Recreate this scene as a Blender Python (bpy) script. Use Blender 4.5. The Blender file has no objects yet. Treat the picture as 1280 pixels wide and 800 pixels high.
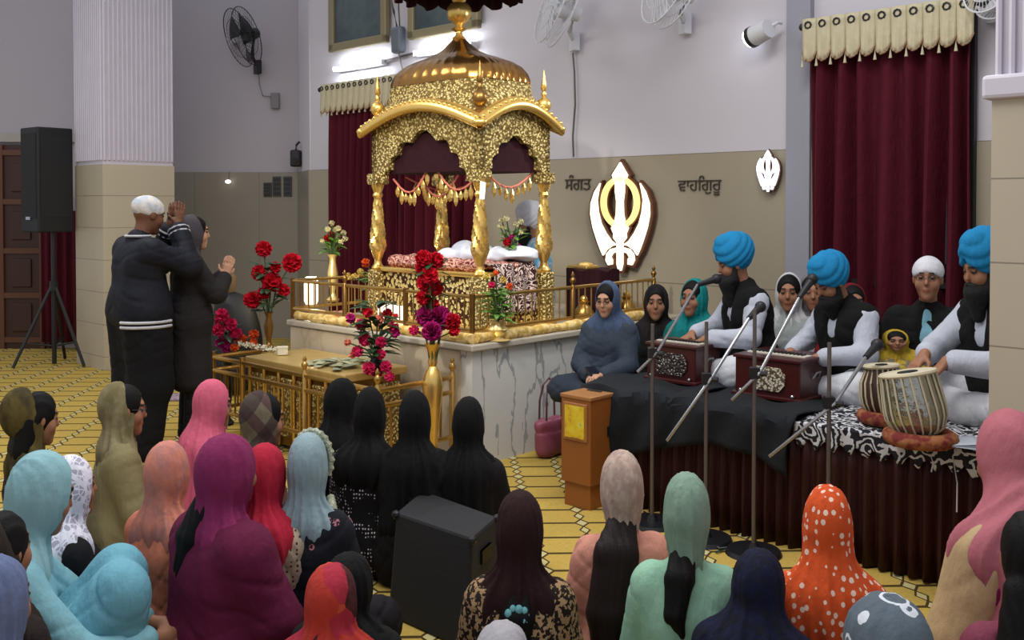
import bpy, bmesh, math, random
import numpy as np
from mathutils import Vector, Matrix, Euler
random.seed(7); rng = np.random.RandomState(3)
R = math.radians; PI = math.pi
COL = bpy.context.scene.collection
# ---------------------------------------------------------------- camera
F = 1208.0; PITCH = R(1.2); CY = 283.0; EYE = 1.6
cd = bpy.data.cameras.new('camera'); cam = bpy.data.objects.new('camera', cd); COL.objects.link(cam)
cam.location = (0, 0, EYE); cam.rotation_euler = (R(90) - PITCH, 0, 0)
cd.sensor_width = 36; cd.lens = F / 1280 * 36; cd.shift_y = -(400 - CY) / 1280; cd.clip_start = .05
bpy.context.scene.camera = cam
def ray(px, py):
    x = (px - 640) / F; y = -(py - CY) / F
    return Vector((x, math.cos(PITCH) + y * math.sin(PITCH), -math.sin(PITCH) + y * math.cos(PITCH)))
UX, UY = .7278, -.6858; NX, NY = .6858, .7278; FR = math.atan2(UY, UX)
def W(u, n, z=0): return Vector((UX * u + NX * n, UY * u + NY * n, z))
def un(v): return (UX * v[0] + UY * v[1], NX * v[0] + NY * v[1])
def at_h(px, py, h): d = ray(px, py); t = (h - EYE) / d.z; return Vector((d.x * t, d.y * t, h))
def at_n(px, py, n): d = ray(px, py); t = n / (NX * d.x + NY * d.y); return Vector((d.x * t, d.y * t, EYE + d.z * t))
def at_u(px, py, u): d = ray(px, py); t = u / (UX * d.x + UY * d.y); return Vector((d.x * t, d.y * t, EYE + d.z * t))
def at_z(px, py, z): d = ray(px, py); t = z / d.y; return Vector((d.x * t, d.y * t, EYE + d.z * t))
def unz(px, py, n): v = at_n(px, py, n); u, _ = un(v); return (u, n, v.z)
# ---------------------------------------------------------------- materials
def lin(c): return tuple(((x / 255) / 12.92 if x / 255 <= .04045 else ((x / 255 + .055) / 1.055) ** 2.4) for x in c[:3]) + (1,)
MATS = {}
class NT:
    def __init__(s, name):
        s.m = bpy.data.materials.new(name); s.m.use_nodes = True; s.t = s.m.node_tree; s.t.nodes.clear()
        s.o = s.n('ShaderNodeOutputMaterial'); s.b = s.n('ShaderNodeBsdfPrincipled'); s.l(s.b.outputs[0], s.o.inputs[0])
    def n(s, k, **kw):
        x = s.t.nodes.new(k)
        for a, b in kw.items(): setattr(x, a, b)
        return x
    def l(s, a, b): s.t.links.new(a, b)
    def obj(s): return s.n('ShaderNodeTexCoord').outputs['Object']
    def math(s, op, a, b=None, c=None):
        x = s.n('ShaderNodeMath', operation=op)
        for i, v in enumerate((a, b, c)):
            if v is None: continue
            if isinstance(v, (int, float)): x.inputs[i].default_value = v
            else: s.l(v, x.inputs[i])
        return x.outputs[0]
    def mix(s, f, a, b):
        x = s.n('ShaderNodeMix', data_type='RGBA')
        for i, v in ((0, f), (6, a), (7, b)):
            if isinstance(v, (int, float)): x.inputs[i].default_value = v
            elif isinstance(v, tuple): x.inputs[i].default_value = v
            else: s.l(v, x.inputs[i])
        return x.outputs[2]
    def noise(s, sc, det=2, vec=None, rough=.5):
        x = s.n('ShaderNodeTexNoise'); x.inputs['Scale'].default_value = sc; x.inputs['Detail'].default_value = det
        x.inputs['Roughness'].default_value = rough
        s.l(vec if vec is not None else s.obj(), x.inputs['Vector']); return x.outputs['Fac']
    def vor(s, sc, vec=None, feat='F1', out='Distance', rnd=1.0):
        x = s.n('ShaderNodeTexVoronoi', feature=feat); x.inputs['Scale'].default_value = sc; x.inputs['Randomness'].default_value = rnd
        s.l(vec if vec is not None else s.obj(), x.inputs['Vector']); return x.outputs[out]
    def ramp(s, f, stops, const=False):
        x = s.n('ShaderNodeValToRGB'); r = x.color_ramp
        if const: r.interpolation = 'CONSTANT'
        while len(r.elements) < len(stops): r.elements.new(.5)
        for e, (p, c) in zip(r.elements, stops): e.position = p; e.color = c
        s.l(f, x.inputs[0]); return x.outputs[0]
    def scale(s, v3, vec=None):
        x = s.n('ShaderNodeMapping'); x.inputs['Scale'].default_value = v3
        s.l(vec if vec is not None else s.obj(), x.inputs[0]); return x.outputs[0]
    def bump(s, h, st=.3, d=.01):
        x = s.n('ShaderNodeBump'); x.inputs['Strength'].default_value = st; x.inputs['Distance'].default_value = d
        s.l(h, x.inputs['Height']); s.l(x.outputs[0], s.b.inputs['Normal'])
    def set(s, col=None, rough=None, metal=None, spec=None):
        for k, v in (('Base Color', col), ('Roughness', rough), ('Metallic', metal), ('Specular IOR Level', spec)):
            if v is None: continue
            if isinstance(v, (int, float, tuple)): s.b.inputs[k].default_value = v
            else: s.l(v, s.b.inputs[k])
        return s.m
def plain(name, c, rough=.6, metal=0, var=.12, sc=6, bump=0, spec=.5):
    if name in MATS: return MATS[name]
    t = NT(name); c = lin(c); d = tuple(x * (1 - var) for x in c[:3]) + (1,)
    t.set(t.mix(t.noise(sc, 3), d, c), rough, metal, spec)
    if bump: t.bump(t.noise(sc * 12, 2) if 'hair' not in name else t.noise(110, 2, t.scale((1.5, 1.5, .12))), bump, .004)
    MATS[name] = t.m; return t.m
def glow(name, c, st):
    if name in MATS: return MATS[name]
    t = NT(name); t.set(lin(c), .5); t.b.inputs['Emission Color'].default_value = lin(c); t.b.inputs['Emission Strength'].default_value = st
    MATS[name] = t.m; return t.m
def fabric(name, c, pat=None, c2=(255, 255, 255), sc=1.0, rough=.85, c3=(0, 0, 0), sheen=.0):
    if name in MATS: return MATS[name]
    t = NT(name); a = lin(c); b = lin(c2); e = lin(c3)
    dark = tuple(x * .8 for x in a[:3]) + (1,)
    base = t.mix(t.noise(14, 3), dark, a)
    if pat == 'dots':
        base = t.mix(t.math('LESS_THAN', t.vor(32 * sc, rnd=.55), .3), base, b)
    elif pat == 'smalldots':
        base = t.mix(t.math('LESS_THAN', t.vor(60 * sc, rnd=.25), .26), base, b)
    elif pat == 'leopard':
        f = t.noise(55 * sc, 2); g = t.math('GREATER_THAN', f, .5); base = t.mix(g, base, b)
    elif pat == 'floral':
        f = t.math('LESS_THAN', t.vor(13 * sc), .22); g = t.math('GREATER_THAN', t.noise(90, 1), .45)
        base = t.mix(t.math('MULTIPLY', f, g), base, b)
    elif pat == 'lace':
        f = t.vor(48 * sc, feat='DISTANCE_TO_EDGE'); g = t.math('LESS_THAN', f, .09)
        h = t.math('LESS_THAN', t.vor(14 * sc, feat='DISTANCE_TO_EDGE'), .1)
        base = t.mix(t.math('MAXIMUM', g, h), base, b)
    elif pat == 'loops':
        f = t.math('LESS_THAN', t.math('ABSOLUTE', t.math('SUBTRACT', t.vor(9 * sc), .3)), .035); base = t.mix(f, base, b)
    elif pat == 'paisley':
        f = t.math('GREATER_THAN', t.noise(30 * sc, 4), .52); base = t.mix(f, base, b)
        base = t.mix(t.math('LESS_THAN', t.vor(22 * sc), .2), base, e)
    elif pat == 'plaid':
        s_ = t.n('ShaderNodeSeparateXYZ'); t.l(t.obj(), s_.inputs[0])
        y = t.math('GREATER_THAN', t.math('SINE', t.math('MULTIPLY', t.math('ADD', s_.outputs[2], s_.outputs[1]), 38 * sc)), .1)
        x = t.math('GREATER_THAN', t.math('SINE', t.math('MULTIPLY', t.math('SUBTRACT', s_.outputs[2], s_.outputs[1]), 30 * sc)), .2)
        base = t.mix(y, base, b); base = t.mix(t.math('MULTIPLY', x, .75), base, e)
    elif pat == 'patch':
        v = t.n('ShaderNodeTexVoronoi'); v.inputs['Scale'].default_value = 11 * sc; t.l(t.scale((1, 1, .6)), v.inputs[0])
        q = t.n('ShaderNodeSeparateColor'); t.l(v.outputs['Color'], q.inputs[0])
        base = t.ramp(q.outputs[0], [(0, lin((176, 52, 40))), (.34, lin((200, 78, 42))), (.5, lin((165, 38, 60))), (.68, lin((40, 48, 92))), (.8, lin((30, 24, 28))), (.9, lin((150, 150, 120)))], True)
        base = t.mix(t.math('MULTIPLY', t.noise(80, 2), .4), base, a)
    elif pat == 'bw':
        f = t.math('GREATER_THAN', t.math('SINE', t.math('ADD', t.math('MULTIPLY', t.noise(7 * sc, 1), 50), t.math('MULTIPLY', t.noise(30 * sc, 1), 8))), .25)
        base = t.mix(f, base, b)
    elif pat == 'band':
        r_ = t.n('ShaderNodeMapRange'); r_.inputs[1].default_value = .42; r_.inputs[2].default_value = .6; t.l(t.noise(24 * sc, 3), r_.inputs[0]); base = t.mix(r_.outputs[0], base, b)
    t.set(base, rough, 0, .25)
    t.b.inputs['Sheen Weight'].default_value = sheen
    t.bump(t.math('ADD', t.math('ADD', t.noise(9, 3), t.math('MULTIPLY', t.noise(30, 3, t.scale((1.5, 1.5, .5))), .6)), t.math('MULTIPLY', t.noise(350, 1), .08)), .3, .03)
    MATS[name] = t.m; return t.m
# ---------------------------------------------------------------- objects
def tag(o, label, cat, group=None, kind=None):
    if label: o['label'] = label
    if cat: o['category'] = cat
    if group: o['group'] = group
    if kind: o['kind'] = kind
    return o
def empty(name, loc, label, cat, rz=0, group=None, kind=None):
    o = bpy.data.objects.new(name, None); COL.objects.link(o); o.location = loc; o.rotation_euler = (0, 0, rz)
    o.empty_display_size = .05
    return tag(o, label, cat, group, kind)
def link(name, me, mat=None, parent=None, loc=None, rz=None):
    o = bpy.data.objects.new(name, me); COL.objects.link(o)
    for m in (mat if isinstance(mat, (list, tuple)) else [mat] if mat else []): me.materials.append(m)
    if parent: o.parent = parent
    if loc is not None: o.location = loc
    if rz is not None: o.rotation_euler = (0, 0, rz)
    return o
def rotmat(r): return Euler(r).to_matrix().to_4x4() if r else Matrix.Identity(4)
class MB:
    def __init__(s): s.b = bmesh.new(); s.mi = 0
    def _new(s, geo, M):
        for v in geo: v.co = M @ v.co
        for v in geo:
            for f in v.link_faces: f.material_index = s.mi
        return s
    def box(s, c, sz, rot=None, taper=None):
        g = bmesh.ops.create_cube(s.b, size=1)['verts']
        for v in g:
            k = taper if (taper and v.co.z > 0) else 1
            v.co = Vector((v.co.x * sz[0] * k, v.co.y * sz[1] * k, v.co.z * sz[2]))
        return s._new(g, Matrix.Translation(c) @ rotmat(rot))
    def cone(s, p, q, r0, r1=None, seg=12):
        p = Vector(p); q = Vector(q); d = q - p
        if d.length < 1e-6: return s
        g = bmesh.ops.create_cone(s.b, cap_ends=True, segments=seg, radius1=r0, radius2=r0 if r1 is None else r1, depth=d.length)['verts']
        return s._new(g, Matrix.Translation((p + q) / 2) @ d.to_track_quat('Z', 'Y').to_matrix().to_4x4())
    def ball(s, c, r, seg=12, rot=None):
        r = (r, r, r) if isinstance(r, (int, float)) else r
        g = bmesh.ops.create_uvsphere(s.b, u_segments=seg, v_segments=max(6, seg * 2 // 3), radius=1)['verts']
        for v in g: v.co = Vector((v.co.x * r[0], v.co.y * r[1], v.co.z * r[2]))
        return s._new(g, Matrix.Translation(c) @ rotmat(rot))
    def lathe(s, prof, c=(0, 0, 0), seg=20, sx=1, sy=1, sup=2, rot=None, ridges=0, amp=0):
        rings = []; M = Matrix.Translation(c) @ rotmat(rot)
        for r, z in prof:
            ring = []
            for i in range(seg):
                a = 2 * PI * i / seg; ca, sa = math.cos(a), math.sin(a)
                k = 1 / (abs(ca) ** sup + abs(sa) ** sup) ** (1 / sup)
                if ridges: k *= 1 + amp * abs(math.sin(ridges * a / 2))
                ring.append(s.b.verts.new(M @ Vector((r * k * ca * sx, r * k * sa * sy, z))))
            rings.append(ring)
        for a, b in zip(rings, rings[1:]):
            for i in range(seg):
                j = (i + 1) % seg; f = s.b.faces.new((a[i], a[j], b[j], b[i])); f.material_index = s.mi
        for ring, fl in ((rings[0], True), (rings[-1], False)):
            f = s.b.faces.new(list(reversed(ring)) if fl else ring); f.material_index = s.mi
        return s
    def tube(s, pts, r, seg=8, closed=False):
        pts = [Vector(p) for p in pts]; n = len(pts); rings = []
        for i, p in enumerate(pts):
            a = pts[i - 1] if (i or closed) else p; b = pts[(i + 1) % n] if (i < n - 1 or closed) else p
            d = (b - a).normalized(); q = d.to_track_quat('Z', 'Y')
            rr = r[i] if isinstance(r, (list, tuple)) else r
            rings.append([s.b.verts.new(p + q @ Vector((rr * math.cos(2 * PI * k / seg), rr * math.sin(2 * PI * k / seg), 0))) for k in range(seg)])
        prs = list(zip(rings, rings[1:])) + ([(rings[-1], rings[0])] if closed else [])
        for a, b in prs:
            o = min(range(seg), key=lambda k: (a[0].co - b[k].co).length)
            for i in range(seg):
                j = (i + 1) % seg
                try: f = s.b.faces.new((a[i], a[j], b[(j + o) % seg], b[(i + o) % seg])); f.material_index = s.mi
                except ValueError: pass
        if not closed:
            for g in (list(reversed(rings[0])), rings[-1]):
                f = s.b.faces.new(g); f.material_index = s.mi
        return s
    def prism(s, poly, h, M=None):
        """poly: 2D points in local XZ, thickness h along -Y..0"""
        M = M or Matrix.Identity(4)
        a = [s.b.verts.new(M @ Vector((x, 0, z))) for x, z in poly]; b = [s.b.verts.new(M @ Vector((x, h, z))) for x, z in poly]
        n = len(poly)
        for g in (a, list(reversed(b))): f = s.b.faces.new(g); f.material_index = s.mi
        for i in range(n):
            j = (i + 1) % n; f = s.b.faces.new((a[j], a[i], b[i], b[j])); f.material_index = s.mi
        return s
    def sheet(s, fn, nu, nv):
        g = [[s.b.verts.new(fn(i / nu, j / nv)) for j in range(nv + 1)] for i in range(nu + 1)]
        for i in range(nu):
            for j in range(nv):
                f = s.b.faces.new((g[i][j], g[i + 1][j], g[i + 1][j + 1], g[i][j + 1])); f.material_index = s.mi
        return s
    def make(s, name, mat=None, parent=None, loc=None, rz=None, smooth=False, bevel=0, solid=0, label=None):
        bmesh.ops.recalc_face_normals(s.b, faces=s.b.faces) if not solid else None
        me = bpy.data.meshes.new(name); s.b.to_mesh(me); s.b.free()
        if smooth:
            me.polygons.foreach_set('use_smooth', [True] * len(me.polygons))
            me.set_sharp_from_angle(angle=R(45))
        o = link(name, me, mat, parent, loc, rz)
        if solid: md = o.modifiers.new('s', 'SOLIDIFY'); md.thickness = solid; md.offset = 0
        if bevel: md = o.modifiers.new('b', 'BEVEL'); md.width = bevel; md.segments = 2; md.limit_method = 'ANGLE'
        if label: o['label'] = label
        return o
def st(o): o['kind'] = 'structure'; return o
def copy_tree(o, parent=None):
    c = o.copy(); COL.objects.link(c); c.parent = parent
    for ch in list(o.children): copy_tree(ch, c)
    return c
# ---------------------------------------------------------------- implicit surfaces (continuous bodies and cloth)
def surfnet(D, lo, h):
    S = D < 0; nx, ny, nz = D.shape
    c = np.zeros((nx - 1, ny - 1, nz - 1), np.uint8)
    offs = [(a, b, d) for a in (0, 1) for b in (0, 1) for d in (0, 1)]
    for a, b, d in offs: c += S[a:nx - 1 + a, b:ny - 1 + b, d:nz - 1 + d]
    I = np.argwhere((c > 0) & (c < 8)).astype(np.int32)
    if not len(I): return None
    V = np.stack([D[I[:, 0] + a, I[:, 1] + b, I[:, 2] + d] for a, b, d in offs], 1)
    P = np.zeros((len(I), 3)); n = np.zeros(len(I))
    oa = np.array(offs, float)
    for i in range(8):
        for j in range(i + 1, 8):
            if abs(oa[i] - oa[j]).sum() != 1: continue
            m = (V[:, i] < 0) != (V[:, j] < 0)
            t = V[m, i] / (V[m, i] - V[m, j]); P[m] += oa[i] + t[:, None] * (oa[j] - oa[i]); n[m] += 1
    P = (P / n[:, None] + I) * h + np.array(lo)
    ids = np.full(c.shape, -1, np.int32); ids[I[:, 0], I[:, 1], I[:, 2]] = np.arange(len(I))
    Q = []
    for ax in range(3):
        A = np.take(S, range(0, D.shape[ax] - 1), ax); B = np.take(S, range(1, D.shape[ax]), ax)
        E = np.argwhere(A != B); o1, o2 = [(1, 2), (2, 0), (0, 1)][ax]
        E = E[(E[:, o1] > 0) & (E[:, o2] > 0) & (E[:, o1] < D.shape[o1] - 1) & (E[:, o2] < D.shape[o2] - 1)]
        def g(d1, d2):
            X = E.copy(); X[:, o1] -= d1; X[:, o2] -= d2; return ids[X[:, 0], X[:, 1], X[:, 2]]
        q = np.stack([g(1, 1), g(0, 1), g(0, 0), g(1, 0)], 1); ins = A[E[:, 0], E[:, 1], E[:, 2]]
        q[~ins] = q[~ins][:, ::-1]; Q.append(q)
    Q = np.concatenate(Q); Q = Q[(Q >= 0).all(1)]
    return P, Q
class Vol:
    def __init__(s, lo, hi, h):
        s.lo = np.array(lo, float); s.h = h; n = np.ceil((np.array(hi, float) - s.lo) / h).astype(int) + 1
        s.ax = [(s.lo[i] + h * np.arange(n[i])).astype(np.float32) for i in range(3)]; s.D = np.full(tuple(n), .5, np.float32)
    def _sl(s, lo, hi, pad):
        r = []
        for i in range(3):
            a = int(max(0, math.floor((lo[i] - pad - s.lo[i]) / s.h))); b = int(min(len(s.ax[i]), math.ceil((hi[i] + pad - s.lo[i]) / s.h) + 1))
            if b <= a: return None
            r.append(slice(a, b))
        return tuple(r)
    def _g(s, sl): return s.ax[0][sl[0]][:, None, None], s.ax[1][sl[1]][None, :, None], s.ax[2][sl[2]][None, None, :]
    def _put(s, sl, d, k, sub):
        o = s.D[sl]
        if sub: d = -d; o2, d2 = -o, -d
        else: o2, d2 = o, d
        if k > 0:
            hh = np.maximum(k - np.abs(o2 - d2), 0) / k; m = np.minimum(o2, d2) - hh * hh * k * .25
        else: m = np.minimum(o2, d2)
        s.D[sl] = -m if sub else m
    def cap(s, a, b, ra, rb=None, k=.03, sub=False):
        rb = ra if rb is None else rb; a = np.array(a, np.float32); b = np.array(b, np.float32); m = max(ra, rb)
        sl = s._sl(np.minimum(a, b) - m, np.maximum(a, b) + m, k + 3 * s.h)
        if sl is None: return s
        X, Y, Z = s._g(sl); v = b - a; L = float(v @ v) + 1e-9
        t = np.clip(((X - a[0]) * v[0] + (Y - a[1]) * v[1] + (Z - a[2]) * v[2]) / L, 0, 1)
        d = np.sqrt((X - a[0] - t * v[0]) ** 2 + (Y - a[1] - t * v[1]) ** 2 + (Z - a[2] - t * v[2]) ** 2) - (ra + t * (rb - ra))
        s._put(sl, d, k, sub); return s
    def ell(s, c, r, k=.03, Rm=None, sub=False):
        m = max(r); c = np.array([c[0], c[1], c[2]], float)
        e = [m] * 3 if Rm is not None else r
        sl = s._sl(c - e, c + np.array(e), k + 3 * s.h)
        if sl is None: return s
        X, Y, Z = s._g(sl); X = X - c[0]; Y = Y - c[1]; Z = Z - c[2]
        if Rm is not None:
            A = Rm.transposed(); X, Y, Z = (A[0][0] * X + A[0][1] * Y + A[0][2] * Z, A[1][0] * X + A[1][1] * Y + A[1][2] * Z, A[2][0] * X + A[2][1] * Y + A[2][2] * Z)
        k0 = np.sqrt((X / r[0]) ** 2 + (Y / r[1]) ** 2 + (Z / r[2]) ** 2); k1 = np.sqrt((X / r[0] ** 2) ** 2 + (Y / r[1] ** 2) ** 2 + (Z / r[2] ** 2) ** 2) + 1e-6
        s._put(sl, (k0 * (k0 - 1) / k1).astype(np.float32), k, sub); return s
    def half(s, p, nrm, k=.01):
        """cut away the side the normal points to"""
        X, Y, Z = s._g((slice(None),) * 3); n = Vector(nrm).normalized()
        d = -((X - p[0]) * n.x + (Y - p[1]) * n.y + (Z - p[2]) * n.z)
        s._put((slice(None),) * 3, d.astype(np.float32), k, True); return s
    def disp(s, fn):
        X, Y, Z = s._g((slice(None),) * 3)
        M = s.D < .04; d = fn(X, Y, Z).astype(np.float32); s.D = s.D + d * M; return s
    def make(s, name, mat, parent=None, colfn=None):
        r = surfnet(s.D, s.lo, s.h)
        if r is None: return None
        P, Q = r
        me = bpy.data.meshes.new(name); me.vertices.add(len(P)); me.vertices.foreach_set('co', P.astype(np.float32).ravel())
        me.loops.add(len(Q) * 4); me.loops.foreach_set('vertex_index', Q.astype(np.int32).ravel())
        me.polygons.add(len(Q)); me.polygons.foreach_set('loop_start', np.arange(0, len(Q) * 4, 4, dtype=np.int32))
        me.polygons.foreach_set('use_smooth', np.ones(len(Q), bool)); me.update(calc_edges=True); me.validate()
        if colfn is not None:
            ca = me.color_attributes.new('Col', 'FLOAT_COLOR', 'POINT'); ca.data.foreach_set('color', colfn(P).astype(np.float32).ravel())
        return link(name, me, mat, parent)
# ================================================================ materials
def m_carpet():
    t = NT('carpet'); s = t.n('ShaderNodeSeparateXYZ'); t.l(t.obj(), s.inputs[0])
    X, Y = s.outputs[0], s.outputs[1]
    a = t.math('DIVIDE', t.math('ADD', t.math('ADD', X, t.math('MULTIPLY', Y, .076)), 10 - .642), .252)   # across
    b = t.math('DIVIDE', t.math('ADD', t.math('SUBTRACT', Y, t.math('MULTIPLY', X, .03)), 10), .212)        # along
    def tri(v, off): return t.math('ABSOLUTE', t.math('SUBTRACT', t.math('FRACT', t.math('ADD', v, off)), .5))
    u = tri(a, .5); v = tri(b, .5)                    # 0 at diamond centre
    v2 = tri(b, 0.0)
    d1 = t.math('SUBTRACT', t.math('ADD', t.math('DIVIDE', u, .14), t.math('DIVIDE', v, .25)), 1)
    d2 = t.math('SUBTRACT', t.math('ADD', t.math('DIVIDE', u, .10), t.math('DIVIDE', v2, .25)), 1)
    dm = t.math('MINIMUM', d1, d2)
    line = t.math('LESS_THAN', t.math('ABSOLUTE', dm), .2)
    hl = t.math('MULTIPLY', t.math('LESS_THAN', v, .055), t.math('GREATER_THAN', d1, 0))
    line = t.math('MAXIMUM', line, hl)
    big = t.math('LESS_THAN', dm, -.2)
    n = t.noise(60, 3); yel = t.mix(n, lin((170, 141, 66)), lin((202, 173, 90)))
    col = t.mix(big, yel, lin((196, 184, 130))); col = t.mix(line, col, lin((74, 60, 34)))
    t.set(col, .95, 0, .1); t.bump(t.noise(700, 2), .5, .004); return t.m
def m_marble(name, c1, c2, vein, sc=1.2, joints=None, rough=.25, vn=0):
    t = NT(name); n = t.noise(sc, 6, rough=.65); col = t.mix(n, lin(c1), lin(c2))
    w = t.math('ABSOLUTE', t.math('SUBTRACT', t.noise(sc * 1.4, 5, t.scale((1.6, 1.6, .6))), .5))
    if vn: col = t.mix(t.math('MULTIPLY', t.math('LESS_THAN', w, .013), vn), col, lin(vein))
    if joints:
        s = t.n('ShaderNodeSeparateXYZ'); t.l(t.obj(), s.inputs[0]); L = None
        for ax, per, off, wd in joints:
            f = t.math('FRACT', t.math('DIVIDE', t.math('ADD', s.outputs[ax], off + 40 * per), per)); g = t.math('LESS_THAN', f, wd / per)
            L = g if L is None else t.math('MAXIMUM', L, g)
        col = t.mix(t.math('MULTIPLY', L, .6), col, lin((84, 76, 62)))
    t.set(col, rough, 0, .4); return t.m
def m_paint(name, c1, c2):
    t = NT(name); t.set(t.mix(t.noise(.7, 4), lin(c1), lin(c2)), .8, 0, .2); t.bump(t.noise(60, 3), .08, .004); return t.m
def m_gold(name, c1, c2, carve=0, rough=.28, metal=.85, dark=None, dk=.2, sc=1):
    t = NT(name); col = t.mix(t.noise(9, 3), lin(c1), lin(c2))
    if carve:
        v = t.vor(34 * sc); w = t.noise(70 * sc, 2); hgt = t.math('ADD', v, w)
        if dark: col = t.mix(t.math('GREATER_THAN', t.math('MULTIPLY', v, 1), dk), col, lin(dark))
        t.bump(hgt, carve, .02)
    else: t.bump(t.noise(25, 2), .02, .004)
    t.set(col, rough, metal); return t.m
CARPET = m_carpet()
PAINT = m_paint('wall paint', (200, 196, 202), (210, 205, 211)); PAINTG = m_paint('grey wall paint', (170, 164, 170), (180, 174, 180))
STRIP = m_paint('bluish strip shade', (150, 150, 160), (158, 158, 168)); PILP = plain('warm grey pilaster paint', (190, 186, 188), .8)  # STRIP: shade of the narrow wall strip put into its bluish-grey colour
DADO = m_marble('dado marble', (154, 144, 124), (170, 160, 139), (112, 100, 80), 1.1, [(2, 1.02, .02, .008)], .3)
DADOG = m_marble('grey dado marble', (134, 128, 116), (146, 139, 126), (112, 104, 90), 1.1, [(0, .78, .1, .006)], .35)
PILL = m_marble('pillar marble', (176, 165, 143), (190, 179, 158), (150, 136, 112), 1.0, [(2, .315, .25, .006)], .3)
MARB = m_marble('white veined marble', (186, 187, 184), (208, 208, 204), (110, 116, 122), 1.6, None, .2, .6)
MARBC = m_marble('cream marble', (176, 162, 140), (190, 178, 156), (130, 112, 90), 1.6, None, .25, .2)
GOLD = m_gold('polished gold', (222, 176, 84), (238, 204, 124), 0, .26, .8)
GOLDC = m_gold('carved gold', (206, 180, 104), (236, 220, 160), .8, .36, .55, (126, 104, 54), .46, 1.5)  # darker cells put the shade of the carving's crevices into the colour
GOLDI = m_gold('gold with dark inlay', (230, 204, 120), (244, 226, 160), .5, .38, .5, (70, 40, 24), .5, 1.0)
BRASS = m_gold('brass', (176, 134, 66), (206, 168, 96), 0, .3)
BRASSD = m_gold('dark brass', (120, 88, 44), (150, 114, 62), 0, .34)
BLK = plain('matt black', (16, 16, 18), .6); BLKP = plain('black plastic', (22, 22, 25), .4)
CHROME = plain('chrome', (176, 176, 180), .25, .9); GREYM = plain('grey metal', (112, 104, 100), .4, .6)
WHITE = plain('white plastic', (214, 216, 220), .45); MAROON = fabric('maroon velvet', (84, 13, 31), rough=.85)
CREAM = fabric('cream satin', (206, 196, 164), rough=.5)
LAMP = glow('lamp glow', (235, 242, 255), 3); LED = glow('warm led face', (255, 244, 214), .75); LEDY = glow('yellow led face', (255, 226, 140), .5)
# ================================================================ room shell
st(MB().box((-1, 6, -.05), (16, 15, .1)).make('floor', CARPET))
RM = Matrix.Rotation(FR, 4, 'Z')
def fbox(name, u0, u1, n0, n1, z0, z1, mat, parent=None, bevel=0):      # box aligned with the hall's slanted frame
    c = W((u0 + u1) / 2, (n0 + n1) / 2, (z0 + z1) / 2)
    o = MB().box((0, 0, 0), (u1 - u0, n1 - n0, z1 - z0)).make(name, mat, parent, bevel=bevel); o.location = c; o.rotation_euler = (0, 0, FR); return o
st(fbox('wall_back', -9.24, 1.5, 6.46, 6.66, 0, 4.6, PAINT))
st(fbox('trim_1', -9.24, 1.5, 6.43, 6.46, 0, 2.01, DADO))
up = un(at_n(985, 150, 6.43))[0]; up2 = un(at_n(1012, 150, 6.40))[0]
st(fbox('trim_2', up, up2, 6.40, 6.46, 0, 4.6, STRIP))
# left wall seen face on, with its grey dado, and the short return to the back wall
def wbox(name, x0, x1, y0, y1, z0, z1, mat):
    o = MB().box((0, 0, 0), (x1 - x0, y1 - y0, z1 - z0)).make(name, mat); o.location = ((x0 + x1) / 2, (y0 + y1) / 2, (z0 + z1) / 2); return st(o)
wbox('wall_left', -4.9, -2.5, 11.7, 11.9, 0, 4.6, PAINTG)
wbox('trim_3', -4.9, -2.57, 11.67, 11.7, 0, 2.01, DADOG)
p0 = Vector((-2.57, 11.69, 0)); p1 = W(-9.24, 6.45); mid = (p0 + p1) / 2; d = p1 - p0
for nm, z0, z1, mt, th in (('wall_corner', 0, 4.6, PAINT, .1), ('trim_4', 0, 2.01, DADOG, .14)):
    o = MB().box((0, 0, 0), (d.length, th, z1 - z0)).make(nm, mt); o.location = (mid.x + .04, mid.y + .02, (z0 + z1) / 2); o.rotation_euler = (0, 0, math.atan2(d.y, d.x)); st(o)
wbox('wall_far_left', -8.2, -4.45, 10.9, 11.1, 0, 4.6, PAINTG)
WOOD = plain('dark door wood', (66, 34, 20), .5, var=.4, sc=3); WOODL = plain('door edge wood', (96, 56, 32), .5)
wbox('trim_5', -7.4, -4.6, 10.84, 10.9, 2.32, 2.42, plain('beige lintel', (170, 164, 156), .7))
dr = empty('door_1', (-6.05, 10.86, 0), None, None, kind='structure')
m = MB(); m.box((0, 0, 1.145), (1.7, .05, 2.29)); m.make('door_leaf', WOOD, dr)
m = MB()
for x in (-.78, -.4, 0, .33, .78): m.box((x, -.03, 1.145), (.05, .04, 2.29))
for z in (.1, .6, 1.1, 1.65, 2.2): m.box((0, -.03, z), (1.6, .035, .06))
m.make('door_frame', WOODL, dr)
for x in (-.6, -.2, .17, .55):
    for z in (.35, .85, 1.38, 1.92): MB().box((x, -.03, z), (.22, .03, .32)).make('door_panel', WOOD, dr, bevel=.012)
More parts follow.
